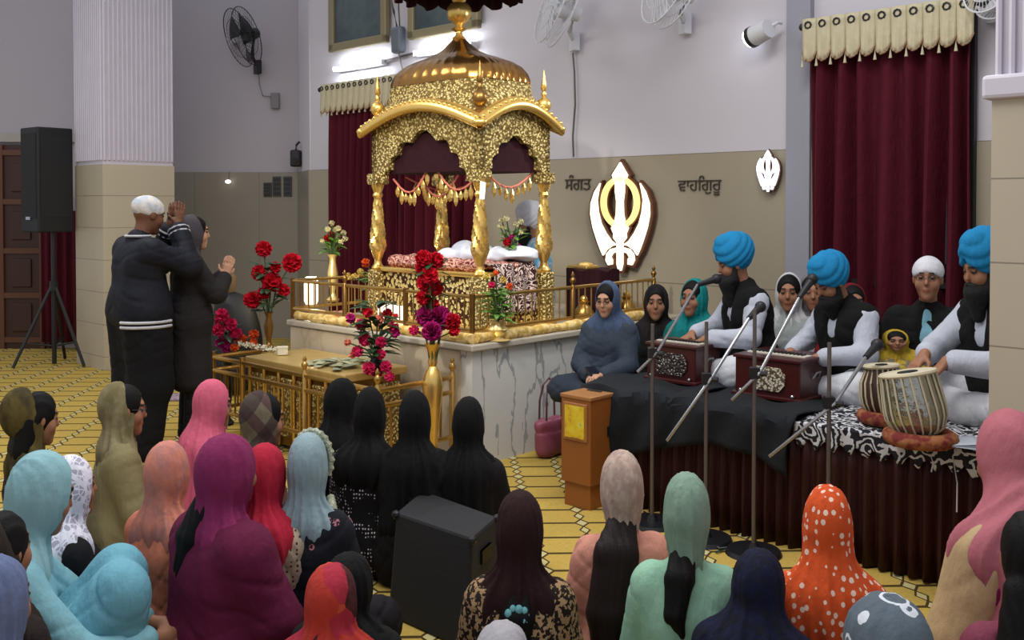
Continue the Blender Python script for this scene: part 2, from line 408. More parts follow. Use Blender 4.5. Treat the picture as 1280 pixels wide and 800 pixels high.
# square pillars
def pillar(name, u0, u1, n0, n1, cap):
    st(fbox(name, u0, u1, n0, n1, 0, 2.01, PILL))
    o = fbox(name.replace('column', 'trim_column'), u0 + .01, u1 - .01, n0 + .01, n1 - .01, 2.01, 4.6, plain('ribbed panel', (206, 200, 212), .7)); st(o)
    m = MB(); L = u1 - u0
    k = int(L / .045)
    for i in range(k): m.cone((u0 + (i + .5) * L / k - (u0 + u1) / 2, -(n1 - n0) / 2, -1.25), (u0 + (i + .5) * L / k - (u0 + u1) / 2, -(n1 - n0) / 2, 1.25), .012, seg=6)
    K = n1 - n0; k = int(K / .045)
    for i in range(k): m.cone((L / 2, (i + .5) * K / k - K / 2, -1.25), (L / 2, (i + .5) * K / k - K / 2, 1.25), .012, seg=6)
    q = m.make('trim_ribs', MATS['ribbed panel']); q.location = W((u0 + u1) / 2, (n0 + n1) / 2, 3.3); q.rotation_euler = (0, 0, FR); st(q)
    if cap: st(fbox('trim_cap', u0 - .03, u1 + .03, n0 - .03, n1 + .03, 2.0, 2.09, MATS['ribbed panel'], bevel=.015))
cl = un((-3.97, 9.38)); pillar('column_left', cl[0] - .64, cl[0], cl[1], cl[1] + .74, False)
cr = un(at_z(1238, 300, 3.64)); pillar('column_right', cr[0], cr[0] + .6, cr[1], cr[1] + .5, True)
# window frame behind the right curtain
uw = un(at_n(1219.5, 200, 6.40))[0]
wf = empty('window_1', W(uw - .5, 6.42, 0), None, None, FR, kind='structure')
m = MB(); m.box((.48, -.02, 1.95), (.035, .05, 1.76)); m.box((-.48, -.02, 1.95), (.035, .05, 1.76)); m.box((0, -.02, 2.81), (1.0, .05, .035)); m.box((0, -.02, 1.09), (1.0, .05, .035)); m.box((0, -.02, 1.95), (.03, .05, 1.7)); m.make('window_frame', BLK, wf)
MB().box((0, -.006, 1.95), (.94, .012, 1.72)).make('window_glass', plain('dark glass', (20, 24, 30), .05), wf)
# ================================================================ curtains
def curtain_panel(name, root, u0, u1, zt, zb, nfold, seed, dep=.12):
    r = random.Random(seed); ph = [r.uniform(0, 6) for _ in range(4)]
    def w(t): return math.sin(t * nfold * 2 * PI * 1.3 + ph[0] + 1.2 * math.sin(t * 5 + ph[1])) * dep * .8 * (.75 + .25 * math.sin(t * 9 + ph[2]))
    def f(a, b, off):
        z = zb + (zt - zb) * b; k = .4 + .75 * (1 - b) ** .5 if b < 1 else .4
        return Vector((u0 + (u1 - u0) * a + .012 * math.sin(b * 4 + a * 20), w(a) * k + off, z))
    m = MB(); m.sheet(lambda a, b: f(a, b, 0), nfold * 12, 10); return m.make(name, MAROON, root, smooth=True, solid=.01)
def curtain(label, rodlabel, vallabel, panels, zrod, ru0, ru1, zb, n, nscal, seed, hang):
    cu = (ru0 + ru1) / 2
    for (a, b, lb) in panels:
        root = empty('curtain', W((a + b) / 2, n, zb), lb, 'curtain', FR, 'maroon curtains on rods')
        curtain_panel('drape', root, a - (a + b) / 2, b - (a + b) / 2, zrod - .07 - zb, 0, max(3, int((b - a) * 6.5)), seed + int(a * 10))
    rod = empty('curtain_rod', W(cu, n - .06, zrod), rodlabel, 'curtain rod', FR)
    L = ru1 - ru0
    MB().cone((-L / 2, 0, 0), (L / 2, 0, 0), .013).make('rod', BLKP, rod, smooth=True)
    for s_ in (-1, 1):
        MB().ball((s_ * (L / 2 + .02), 0, 0), .028).make('finial', BLKP, rod, smooth=True)
        MB().box((s_ * (L / 2 - .04), .055, 0), (.02, .11, .02)).make('bracket', BLKP, rod)
    va = empty('curtain_valance', W(cu, n - .06, zrod), vallabel, 'valance', FR)
    w0 = min(p[0] for p in panels) - cu - .02; w1 = max(p[1] for p in panels) - cu + .03; sw = (w1 - w0) / nscal
    for i in range(nscal):
        c = w0 + (i + .5) * sw
        def fn(a, b, c=c):
            x = (a - .5) * 2; bot = hang * (.72 + .28 * math.cos(x * PI / 2) ** .8) if abs(x) < 1 else hang * .72
            y = -.028 - .022 * math.cos(x * PI / 2) - .008 * math.sin(x * 9) * b
            return Vector((c + x * sw * .52, y, .045 - b * (bot + .045)))
        MB().sheet(fn, 10, 8).make('scallop', CREAM, va, smooth=True, solid=.006)
        m = MB(); m.tube([fn(k / 10, 1) for k in range(11)], .007, 6); m.make('braid', fabric('tan braid', (170, 140, 112)), va, smooth=True)
        m = MB(); m.tube([(c + .022 * math.cos(t * PI / 4), -.054, .0 + .022 * math.sin(t * PI / 4)) for t in range(8)], .007, 6, True); m.make('eyelet', BLKP, va, smooth=True)
        m = MB(); q = fn(0, 1); m.cone(q, q + Vector((0, 0, -.05)), .003, seg=5); m.cone(q + Vector((0, 0, -.05)), q + Vector((0, 0, -.10)), .004, .012, 8); m.make('tassel', CREAM, va, smooth=True)
un_ = lambda px, n: un(at_n(px, 200, n))[0]
a0, a1, a2, a3 = un_(411, 6.33), un_(493, 6.33), un_(505, 6.33), un_(592, 6.33)
zr = at_n(446, 106, 6.27).z
curtain('', 'dark curtain rod above the cream valance behind the golden canopy', 'cream scalloped valance with tassels, partly behind the golden dome',
        [(a0, a1, 'maroon curtain at the left, between grey wall corner and golden pillar'), (a2, a3, 'maroon curtain seen through the golden canopy, right of the grey strip of wall')], zr, un_(402, 6.27), un_(596, 6.27), .06, 6.33, 24, 5, .27)
b0, b1 = un_(1013, 6.33), un_(1215, 6.33); zr = at_n(1115, 19, 6.27).z
curtain('', 'dark curtain rod high on the wall above the performers', 'cream scalloped valance with tassels above the performers',
        [(b0, b1, 'wide maroon curtain hanging behind the turbaned performers')], zr, un_(1006, 6.27), un_(1230, 6.27), .06, 6.33, 11, 9, .25)
o = MB().sheet(lambda a, b: Vector((a * .4 - .2, .02 * math.sin(a * 25), b * 1.45)), 24, 2).make('curtain', MAROON, None, smooth=True, solid=.01); o.location = (-4.98, 10.62, .1)
tag(o, 'short maroon curtain hanging behind the tall black loudspeaker', 'curtain', 'maroon curtains on rods')
# ================================================================ wall fittings
def on_wall(px, py, n=6.42): return unz(px, py, n)
def wthing(name, px, py, label, cat, n=6.42, group=None):
    v = at_n(px, py, n); return empty(name, v, label, cat, FR, group), v
def rel(v, px, py, n):      # local coordinates of a picture point on plane n for an empty at v (frame aligned)
    q = at_n(px, py, n); a = un(q); b = un(v); return (a[0] - b[0], a[1] - b[1], q.z - v.z)
t = NT('dim painting'); s1 = t.noise(2.2, 5); t.set(t.ramp(s1, [(.3, lin((44, 54, 58))), (.5, lin((76, 90, 92))), (.7, lin((52, 60, 66)))]), .25, 0, .6); PAINTING = t.m
FRM = plain('dull gold frame', (150, 138, 104), .45, .3)
for (x0, x1, yb, lb) in ((415, 487, 57, 'framed dark painting at the top left, above the left tube light'), (514, 602, 40, 'framed dark painting behind the dome finial, above the right tube light')):
    r, v = wthing('picture_frame', (x0 + x1) / 2, yb, lb, 'picture', 6.42, 'framed paintings high on the back wall')
    A = rel(v, x0, yb, 6.42)[0]; B = rel(v, x1, yb, 6.42)[0]; Wd = B - A; c = (A + B) / 2
    MB().box((c, -.01, .62), (Wd - .1, .03, 1.2)).make('canvas', PAINTING, r)
    m = MB(); m.box((c, -.025, 0.02), (Wd, .06, .09)); m.box((c, -.025, 1.25), (Wd, .06, .09)); m.box((A + .045, -.025, .63), (.09, .06, 1.3)); m.box((B - .045, -.025, .63), (.09, .06, 1.3)); m.make('frame', FRM, r, bevel=.012)
for (p, q, lb) in (((420, 87), (480, 78), 'lit tube light under the left painting, above the cream valance'), ((520, 68), (592, 56), 'lit tube light beside the dome top, under the right painting')):
    c = ((p[0] + q[0]) / 2, (p[1] + q[1]) / 2); r, v = wthing('tube_light', c[0], c[1], lb, 'light', 6.40, 'tube lights on the back wall')
    L = abs(rel(v, q[0], q[1], 6.4)[0] - rel(v, p[0], p[1], 6.4)[0])
    MB().box((0, .01, 0), (L, .04, .06)).make('batten', WHITE, r, bevel=.008)
    MB().cone((-L / 2 + .03, -.03, 0), (L / 2 - .03, -.03, 0), .02).make('tube', LAMP, r, smooth=True)
    m = MB(); m.box((-L / 2 + .015, -.02, 0), (.03, .06, .05)); m.box((L / 2 - .015, -.02, 0), (.03, .06, .05)); m.make('end_cap', WHITE, r)
    ld = bpy.data.lights.new('tube glow', 'AREA'); ld.shape = 'RECTANGLE'; ld.size = L; ld.size_y = .05; ld.energy = 3.2; ld.color = (.88, .94, 1)
    lo = bpy.data.objects.new('tube_glow', ld); COL.objects.link(lo); lo.parent = r; lo.location = (0, -.09, 0); lo.rotation_euler = (R(75), 0, 0)
o = MB().tube([at_n(481, 77, 6.41), at_n(500, 71, 6.41), at_n(519, 66, 6.41)], .012).make('conduit', GREYM); tag(o, 'grey conduit joining the two tube lights', 'conduit')
r, v = wthing('transformer_box', 498, 50, 'small grey wall box hanging on cables between the two paintings', 'electrical box', 6.38)
MB().box((0, 0, 0), (.16, .09, .27)).make('housing', plain('grey plastic', (104, 112, 122), .4), r, bevel=.03)
for pts_, r_ in (([(-.02, 0, .13), (-.05, -.02, .3), (-.12, 0, .42), (-.1, .02, .6)], .012), ([(.02, 0, .13), (.03, -.02, .3), (0, 0, .5), (.04, .02, .62)], .008), ([(0, 0, -.13), (.03, .03, -.3), (.03, .03, -.42)], .008)): MB().tube(pts_, r_).make('cable', GREYM, r, smooth=True)
# fans
def fan(name_label, loc, rz, tilt, rad, mat, arm, capmat=None, group='wall fans'):
    r = empty('wall_fan', loc, name_label, 'fan', rz, group)
    h = Euler((R(90) - tilt, 0, 0)).to_matrix().to_4x4(); hm = lambda p: h @ Vector(p)
    for z in (-.05, .05):
        m = MB()
        for q in (1, .66, .3): m.tube([hm((rad * q * math.cos(k * PI / 16), rad * q * math.sin(k * PI / 16), z * (2.3 - 1.3 * q))) for k in range(32)], .006 if q == 1 else .003, 5, True)
        for k in range(36): m.tube([hm((rad * q * math.cos(k * PI / 18), rad * q * math.sin(k * PI / 18), z * (2.3 - 1.3 * q))) for q in (.15, .5, .8, 1)], .0022, 4)
        m.make('cage', mat, r)
    for k in range(3):
        m = MB(); a = k * 2 * PI / 3 + .5
        def bl(s, t_, a=a): rr = rad * (.15 + .72 * s); b_ = a + (t_ - .5) * (.75 + .3 * s); return hm((rr * math.cos(b_), rr * math.sin(b_), (t_ - .5) * .05))
        m.sheet(bl, 6, 6); m.make('blade', mat, r, smooth=True, solid=.004)
    m = MB(); m.cone(hm((0, 0, -.02)), hm((0, 0, -.2)), rad * .26, rad * .17, 16); m.make('motor', capmat or mat, r, smooth=True)
    m = MB(); a = [hm((0, 0, -.16))] + [Vector(p) for p in arm]; m.tube(a, .022); m.box(arm[-1], (.1, .06, .16)); m.make('bracket', capmat or mat, r, smooth=True)
    return r
v = at_z(303, 46, 11.2); w = at_z(322, 84, 11.62) - v
fan('black fan on the grey left wall, above the standing pair', v, R(-52), R(-20), .34, BLKP, [Matrix.Rotation(R(52), 3, 'Z') @ (w * .6), Matrix.Rotation(R(52), 3, 'Z') @ w])
v = at_n(697, 8, 6.0); w = at_n(718, 52, 6.42) - v; I = Matrix.Rotation(-FR, 3, 'Z')
fan('white fan at the top, right of the dark umbrella fringe', v, FR - R(30), R(18), .33, WHITE, [Matrix.Rotation(-FR + R(30), 3, 'Z') @ (w * .7), Matrix.Rotation(-FR + R(30), 3, 'Z') @ w])
v = at_n(838, -16, 6.0); w = at_n(856, 30, 6.42) - v
fan('white fan cut by the top edge, left of the spotlight', v, FR - R(25), R(18), .30, WHITE, [Matrix.Rotation(-FR + R(25), 3, 'Z') @ (w * .7), Matrix.Rotation(-FR + R(25), 3, 'Z') @ w])
v = at_n(1243, -14, 6.2); w = at_n(1246, 12, 6.42) - v
fan('white fan cut by the top edge, beside the ribbed right pillar', v, FR - R(20), R(18), .17, WHITE, [Matrix.Rotation(-FR + R(20), 3, 'Z') @ (w * .7), Matrix.Rotation(-FR + R(20), 3, 'Z') @ w])
for (a, b, lb) in (((716, 66), (717, 196), 'thin grey cable running down the wall below the white fan'),):
    o = MB().tube([at_n(a[0], a[1], 6.43), at_n(718, 90, 6.43), at_n(719, 130, 6.43), at_n(716, 170, 6.43), at_n(b[0], b[1], 6.43)], .008).make('cable', GREYM); tag(o, lb, 'cable')
v = at_n(943, 45, 6.3)
r = empty('spotlight', v, 'lit white spotlight on the wall left of the wide curtain', 'spotlight', FR - R(35))
MB().cone((0, 0, 0), (.13, .05, .035), .075, .07, 18).make('housing', WHITE, r, smooth=True); MB().cone((-.03, -.012, -.008), (.0, 0, 0), .078, .078, 18).make('rim', BLKP, r, smooth=True)
MB().cone((-.05, -.018, -.013), (-.028, -.011, -.007), .066, .072, 18).make('lens', LAMP, r, smooth=True); MB().tube([(.08, .04, .03), (.12, .12, .08), (.1, .16, .08)], .012).make('bracket', WHITE, r)
# khandas
K = dict(sword=[(781, 203), (790, 219), (786, 231), (786, 240), (784.5, 252), (785, 268), (787, 277), (791, 285), (788, 292), (788.5, 297), (784, 303), (784, 330), (782, 338), (779, 338), (777, 330), (777, 303), (772.5, 297), (773, 292), (770, 285), (774, 277), (776, 268), (776.5, 252), (775, 240), (775, 231), (771, 219)],
         kir=[(756, 229), (749, 240), (744.5, 254), (744, 268), (747, 284), (752, 300), (756, 311), (759.5, 319), (764, 312), (771, 307), (777, 306), (770, 301), (763, 291), (757, 279), (753.5, 265), (752, 250), (754, 238)],
         hook=[(777, 309), (769, 311), (764, 317), (763, 325), (766, 331), (771, 330), (771, 324), (769, 321), (772, 316), (777, 315)])
def khanda(cx, cy, sx, sy, dep, label, led, ledy):
    v = at_n(cx, cy, 6.40); r = empty('khanda_sign', v, label, 'lit emblem', FR, None)
    def P(p, mir): x = (2 * 780.8 - p[0]) if mir else p[0]; return rel(v, cx + (x - 780.8) * sx, cy + (p[1] - 268) * sy, 6.40)
    def grow(poly, g):
        n = len(poly); ar = sum(poly[i][0] * poly[(i + 1) % n][1] - poly[(i + 1) % n][0] * poly[i][1] for i in range(n)); s_ = 1 if ar > 0 else -1; out = []
        for i in range(n):
            a, b, c = Vector(poly[i - 1]), Vector(poly[i]), Vector(poly[(i + 1) % n]); e = (b - a).normalized(); f = (c - b).normalized()
            nn = (Vector((e.y, -e.x)) + Vector((f.y, -f.x))); nn = nn.normalized() if nn.length > 1e-5 else Vector((e.y, -e.x)); out.append(tuple(b + nn * g * s_))
        return out
    back = plain('brown backing', (92, 50, 28), .5)
    def piece(nm, pts, mt):
        MB().prism(pts, .02, Matrix.Translation((0, -dep - .02, 0))).make(nm, mt, r)
        MB().prism(grow(pts, .028 * sx), dep, Matrix.Translation((0, -dep, 0))).make('backing', back, r)
    piece('sword', [(P(p, 0)[0], P(p, 0)[2]) for p in K['sword']], led)
    for mir in (0, 1):
        for nm, key in (('curved_blade', 'kir'), ('hilt', 'hook')):
            pts = [(P(p, mir)[0], P(p, mir)[2]) for p in K[key]]; piece(nm, pts, led)
    for g, dd, mt, nm in ((0, .02, ledy, 'ring'), (.014 * sx, dep, back, 'backing')):
        m = MB(); o_, i_ = [], []
        for k in range(40):
            a = 2 * PI * k / 40
            for rr, L in (((24, 32), o_), ((17.5, 26), i_)):
                q = P((780.8 + rr[0] * math.cos(a), 253 + rr[1] * math.sin(a)), 0); L.append(Vector((q[0], 0, q[2])))
        c = sum(o_, Vector()) / 40
        y0, y1 = (-dep - .02, -dep) if nm == 'ring' else (-dep + .001, 0)
        rg = [[m.b.verts.new(Vector((p.x + (p - c).normalized().x * g * s_, y, p.z + (p - c).normalized().z * g * s_))) for p in L] for L, s_, y in ((o_, 1, y0), (i_, -1, y0), (i_, -1, y1), (o_, 1, y1))]
        for a_, b_ in zip(rg, rg[1:] + rg[:1]):
            for k in range(40): m.b.faces.new((a_[k], a_[(k + 1) % 40], b_[(k + 1) % 40], b_[k]))
        m.make(nm, mt, r)
    return r
khanda(780.8, 268, 1, 1, .05, 'large glowing khanda emblem on the wall right of the golden canopy', LED, LEDY)
khanda(962.5, 213, .37, .385, .02, 'small glowing white khanda emblem beside the wall corner', glow('white led face', (240, 245, 255), .8), MATS['white led face'])
def text(body, px, py, size, label):
    cu = bpy.data.curves.new('lettering', 'FONT'); cu.body = body; cu.size = size; cu.extrude = .003; cu.align_x = 'CENTER'; cu.align_y = 'CENTER'
    o = bpy.data.objects.new('tmp', cu); COL.objects.link(o); bpy.context.view_layer.update()
    me = bpy.data.meshes.new_from_object(o.evaluated_get(bpy.context.evaluated_depsgraph_get())); bpy.data.objects.remove(o)
    me.name = 'wall_lettering'; me.materials.clear(); o = link('wall_lettering', me, plain('dark letter', (58, 50, 40), .6)); o.location = at_n(px, py, 6.42); o.rotation_euler = (R(90), 0, FR)
    tag(o, label, 'lettering')
text('ਸੰਗਤ', 722, 231, .15, 'dark lettering left of the large lit emblem'); text('ਵਾਹਿਗੁਰੂ', 874, 232, .13, 'dark lettering right of the large lit emblem')
# small fittings on the left wall
for i, (px, py, w_, h_) in enumerate(((334.5, 237, .1, .17), (346, 233, .1, .24), (359.5, 233, .1, .24))):
    r = empty('wall_vent', at_z(px, py, 11.66), ('leftmost and shortest', 'middle', 'rightmost')[i] + ' of the three dark switch plates on the left wall', 'switch plate', 0, 'dark switch plates on the left wall')
    MB().box((0, 0, 0), (w_, .02, h_)).make('plate', plain('dark plate', (62, 60, 58), .4), r, bevel=.004)
    m = MB()
    for k in range(4): m.box((-.0, -.012, (k - 1.5) * h_ / 4.4), (w_ * .7, .012, h_ / 7))
    m.make('switch', BLKP, r)
r = empty('wall_camera', at_z(370, 198, 11.5), 'small black camera on a bracket near the wall corner', 'camera')
MB().box((0, 0, 0), (.12, .12, .2)).make('housing', BLKP, r, bevel=.02); MB().cone((0, -.06, -.03), (0, -.08, -.03), .035).make('lens', BLK, r); MB().tube([(0, 0, .1), (0, .02, .16), (.04, .02, .2)], .014).make('bracket', BLKP, r)
r = empty('socket_box', at_z(344, 126, 11.66), 'grey socket box below the black wall fan', 'socket')
MB().box((0, 0, 0), (.1, .05, .19)).make('box', plain('socket grey', (120, 116, 118), .5), r, bevel=.01); MB().tube([(-.05, 0, .05), (-.15, 0, .06), (-.19, 0, .2), (-.2, 0, .38)], .006).make('wire', GREYM, r)
r = empty('wall_bulb', at_z(285, 227, 11.6), 'small bright bulb on the left wall beside the grey scarf woman', 'lamp')
MB().ball((0, 0, 0), (.035, .03, .022)).make('bulb', glow('bulb', (255, 250, 240), 1.5), r, smooth=True); MB().tube([(0, .03, .02), (0, .05, .12)], .005).make('wire', GREYM, r)
# loudspeaker on tripod
v = at_h(68, 457, 0); r = empty('speaker_stand', v, 'black tripod stand carrying the tall loudspeaker by the door', 'tripod stand', R(20))
MB().cone((0, 0, .02), (0, 0, 1.34), .022).make('pole', BLKP, r, smooth=True); MB().cone((0, 0, .75), (0, 0, .85), .04).make('collar', BLKP, r)
for k in range(3):
    a = R(200 + 120 * k); MB().tube([(.02 * math.cos(a), .02 * math.sin(a), .8), (.38 * math.cos(a), .38 * math.sin(a), .015)], .016).make('leg', BLKP, r); MB().tube([(.01 * math.cos(a), .01 * math.sin(a), .2), (.27 * math.cos(a), .27 * math.sin(a), .25)], .011).make('brace', BLKP, r)
r = empty('loudspeaker', (v.x - .08, v.y + .05, 1.34), 'tall black loudspeaker raised on a tripod by the door', 'loudspeaker', FR + R(5))
MB().box((0, 0, .52), (.36, .36, 1.04)).make('cabinet', BLK, r, bevel=.015); MB().box((.181, 0, .55), (.005, .3, .8)).make('side_panel', plain('grille black', (26, 26, 28), .8), r)
MB().box((.0, -.19, .14), (.09, .01, .03)).make('badge', CHROME, r); MB().box((0, -.182, .56), (.3, .006, .84)).make('front_grille', MATS['grille black'], r)
# ================================================================ marble platform
PZ = .754; PU0, PU1, PN0, PN1 = -6.13, -4.207, 4.11, 6.40
pr = empty('marble_platform', W(-5.17, 5.2, 0), 'white marble platform under the golden canopy', 'platform', FR)
def lb(m, u0, u1, n0, n1, z0, z1): return m.box(((u0 + u1) / 2 + 5.17, (n0 + n1) / 2 - 5.2, (z0 + z1) / 2), (u1 - u0, n1 - n0, z1 - z0))
lb(MB(), PU0, PU1, PN0, PN1, 0, PZ - .04).make('plinth', MARB, pr); lb(MB(), PU0 - .03, PU1 + .03, PN0 - .03, PN1, PZ - .04, PZ).make('coping', plain('pale stone', (188, 180, 164), .3, var=.2), pr, bevel=.008)
lb(MB(), PU0, PU1 - .1, PN0 - .012, PN0, .01, PZ - .05).make('front_facing', MARBC, pr)
# marigold cloth laid along the edge
MARI = fabric('marigold cloth', (206, 168, 84), 'band', (232, 204, 140), 1.2)
def roll(p, q, name, label, rad=.035):
    n = 26; r_ = random.Random(len(label)); P, Q = Vector(p), Vector(q)
    o = MB().tube([P.lerp(Q, i / n) + Vector((r_.uniform(-.006, .006), r_.uniform(-.006, .006), r_.uniform(-.004, .004))) for i in range(n + 1)], [rad * r_.uniform(.7, 1.15) for _ in range(n + 1)], 8).make(name, MARI, None, smooth=True)
    return tag(o, label, 'cloth')
roll(W(PU0 + .03, PN0 + .03, PZ + .03), W(PU1 - .02, PN0 + .03, PZ + .03), 'marigold_cloth', 'rolled marigold yellow cloth along the front edge of the platform')
roll(W(PU1 - .03, PN0 + .06, PZ + .03), W(PU1 - .03, PN1 - .3, PZ + .03), 'marigold_cloth', 'rolled marigold yellow cloth along the right edge of the platform')
# ================================================================ railings
def post_prof(h, r=.018): return [(r, 0), (r, h), (r * .6, h + .01), (r * .6, h + .02), (r * 1.15, h + .035), (r * 1.15, h + .05), (r * .5, h + .065), (r * .8, h + .08), (r * .1, h + .105)]
def railing(name, label, path, posts, z0, h, rails, bal, mat, matp, br=.005, rr=.012):
    r = empty(name, W(*path[0], z0), label, 'railing', FR); o = path[0]
    L = lambda u, n, z: (u - o[0], n - o[1], z)
    for (u, n, kn) in posts:
        MB().lathe(post_prof(h)[:2] + [(.02, h + .012), (.001, h + .016)] if not kn else post_prof(h), L(u, n, 0), 10).make('post', matp, r, smooth=True)
    for z in rails:
        for a, b in zip(path, path[1:]): MB().tube([L(*a, z), L(*b, z)], rr).make('rail', mat, r, smooth=True)
    proto = None
    for a, b in zip(path, path[1:]):
        D = math.hypot(b[0] - a[0], b[1] - a[1]); k = int(D / bal)
        for i in range(1, k):
            t_ = i / k; c = L(a[0] + (b[0] - a[0]) * t_, a[1] + (b[1] - a[1]) * t_, 0)
            if proto is None: proto = MB().cone((0, 0, rails[-1]), (0, 0, rails[1] if len(rails) > 2 else rails[0]), br, seg=6).make('baluster', mat, r); q = proto
            else: q = proto.copy(); COL.objects.link(q); q.parent = r
            q.location = c
    return r
g = .06
fu = lambda px: un(at_n(px, 380, PN0 + g))[0]
pn = lambda px: un(at_u(px, 360, PU1 - g))[1]
cu_, cn_ = PU1 - g, PN0 + g
railing('platform_railing', 'brass railing with thin bars around the marble platform top', [(fu(365) + .01, 5.9), (fu(365) + .01, cn_), (cu_, cn_), (cu_, pn(817))],
        [(fu(365) + .01, cn_, 0), (fu(431), cn_, 1), (fu(507), cn_, 0), (cu_, cn_, 0), (cu_, pn(716), 1), (cu_, pn(817), 1)], PZ, .29, [.285, .075], .067, BRASS, BRASSD)
EU0, EU1, EN = -6.15, -4.33, 3.475
eu = lambda px: un(at_n(px, 480, EN))[0]
railing('enclosure_railing', 'low brass railing around the golden offering table', [(EU0, 4.05), (EU0, EN), (EU1, EN), (EU1, 4.06)],
        [(EU0, EN, 0), (eu(303), EN, 0), (eu(381), EN, 1), (EU1, EN, 1), (EU1, 4.06, 1)], 0, .57, [.546, .455, .18], .095, BRASS, BRASS, .008, .015)
# offering table
tb = empty('offering_table', W(-5.3, 3.8, 0), 'golden panelled offering table behind the low brass railing', 'table', FR)
MB().box((0, 0, .55), (1.12, .5, .05)).make('table_top', m_gold('matt gold top', (190, 156, 84), (214, 186, 120), 0, .4, .5), tb, bevel=.008)
MB().box((0, 0, .28), (1.04, .44, .5)).make('body', BRASSD, tb)
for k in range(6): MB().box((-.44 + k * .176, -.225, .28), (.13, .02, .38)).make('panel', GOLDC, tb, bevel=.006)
m = MB()
for k in range(7): m.cone((-.52 + k * .174, -.235, .03), (-.52 + k * .174, -.235, .52), .012)
m.make('column_strip', GOLD, tb, smooth=True)
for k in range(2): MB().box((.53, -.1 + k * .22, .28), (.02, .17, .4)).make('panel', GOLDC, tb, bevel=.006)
nm_ = plain('pale banknote', (176, 176, 140), .8, var=.4, sc=30); nm2 = plain('greenish banknote', (150, 158, 126), .8, var=.4, sc=30)
for i in range(26):
    u = random.uniform(-5.15, -4.86) if i > 8 else random.uniform(-5.3, -4.9); n = random.uniform(3.6, 3.97)
    a = random.uniform(-.02, .02)
    o = MB().sheet(lambda s, t_: Vector(((s - .5) * .12, (t_ - .5) * .055, .004 * math.sin(s * 5 + a * 50))), 6, 2).make('banknote', (nm_, nm2)[i % 2], None, smooth=True, solid=.0015)
    o.location = W(u, n, .582 + i * .0012); o.rotation_euler = (a, a, random.uniform(0, 6)); tag(o, 'crumpled banknote in the loose pile on the offering table', 'banknote', 'banknotes on the offering table')
PET = fabric('white petals', (226, 220, 196)); PETY = fabric('yellow petals', (214, 186, 96))
def petalball(m, c, r, n=40, flat=1.0, open_=.55, seed=0, wide=.32):
    rr = random.Random(seed); c = Vector(c); m.ball(c, r * .45, 8)
    for i in range(n):
        z = 1 - 2 * (i + .5) / n; z = z * flat; a = i * 2.39996; q = math.sqrt(max(0, 1 - z * z)); d = Vector((q * math.cos(a), q * math.sin(a), z)) + Vector((rr.uniform(-.15, .15), rr.uniform(-.15, .15), rr.uniform(-.15, .15))); d.normalize()
        s = d.orthogonal().normalized(); s = Matrix.Rotation(rr.uniform(0, 6), 3, d) @ s; up_ = d.cross(s)
        w = r * wide; b = c + d * r * .3
        vs = [b - s * w * .4, b + s * w * .4, c + d * r * .8 + s * w, c + d * r * 1.02 + up_ * w * .25, c + d * r * .8 - s * w]
        m.b.faces.new([m.b.verts.new(v) for v in vs]).material_index = m.mi
def leaf(m, p, d, L, w):
    p = Vector(p); d = Vector(d).normalized(); s = d.cross(Vector((0, 0, 1))); s = s.normalized() if s.length > .01 else Vector((1, 0, 0)); dn = Vector((0, 0, -1))
    a = [p, p + d * L * .4 + s * w * .5, p + d * L * .8 + s * w * .3 + dn * L * .1, p + d * L + dn * L * .2, p + d * L * .8 - s * w * .3 + dn * L * .1, p + d * L * .4 - s * w * .5]
    mid = [p + d * L * .4 + Vector((0, 0, w * .15)), p + d * L * .8 + dn * L * .06]
    V = [m.b.verts.new(x) for x in a + mid]
    for f in ((0, 1, 6), (1, 2, 7, 6), (2, 3, 7), (3, 4, 7), (4, 5, 6, 7), (5, 0, 6)): m.b.faces.new([V[k] for k in f]).material_index = m.mi
LEAF = plain('leaf green', (34, 66, 34), .5, var=.4, sc=20); LEAFL = plain('light leaf green', (96, 140, 58), .5, var=.3, sc=20); STEM = plain('stem green', (60, 86, 44), .6)
RED = fabric('red petals', (196, 10, 38)); PINK = fabric('pink petals', (214, 38, 96)); MAG = fabric('magenta petals', (176, 24, 110)); ORG = fabric('orange petals', (222, 92, 40)); SALM = fabric('salmon petals', (224, 130, 110))
VASEP = [(.05, 0), (.06, .015), (.03, .04), (.022, .08), (.04, .16), (.048, .24), (.03, .33), (.03, .37), (.05, .4)]
def bouquet(v, label, vase_h, vase_r, heads, nleaf, spread, vmat=BRASS, leafm=None, prof=VASEP, leafz=(.0, .3), name='flower_vase'):
    """heads: (dx screen-right, dz above the rim, radius, material, petals)"""
    r = empty(name, v, label, 'flower vase', 0)
    MB().lathe([(a / .05 * vase_r, b / .4 * vase_h) for a, b in prof], (0, 0, 0), 18).make('vase', vmat, r, smooth=True)
    rr = random.Random(len(label)); top = Vector((0, 0, vase_h))
    for i, (dx, dz, rad, mt, n) in enumerate(heads):
        c = Vector((dx, rr.uniform(-.05, .05) - .03, vase_h + dz)); m = MB(); petalball(m, c, rad, n, seed=i); m.make('flower_head', mt, r)
        MB().tube([top - Vector((0, 0, vase_h * .3)), top.lerp(c, .5) + Vector((dx * -.15, 0, 0)), c], .005, 5).make('stem', STEM, r)
    m = MB()
    for i in range(nleaf):
        a = rr.uniform(0, 2 * PI); z = rr.uniform(*leafz); leaf(m, top + Vector((math.cos(a) * spread * .2, math.sin(a) * spread * .2, z)), (math.cos(a), math.sin(a), rr.uniform(-.2, 1)), rr.uniform(.6, 1.1) * spread, spread * .35)
    m.make('foliage', leafm or LEAF, r, smooth=False)
    return r
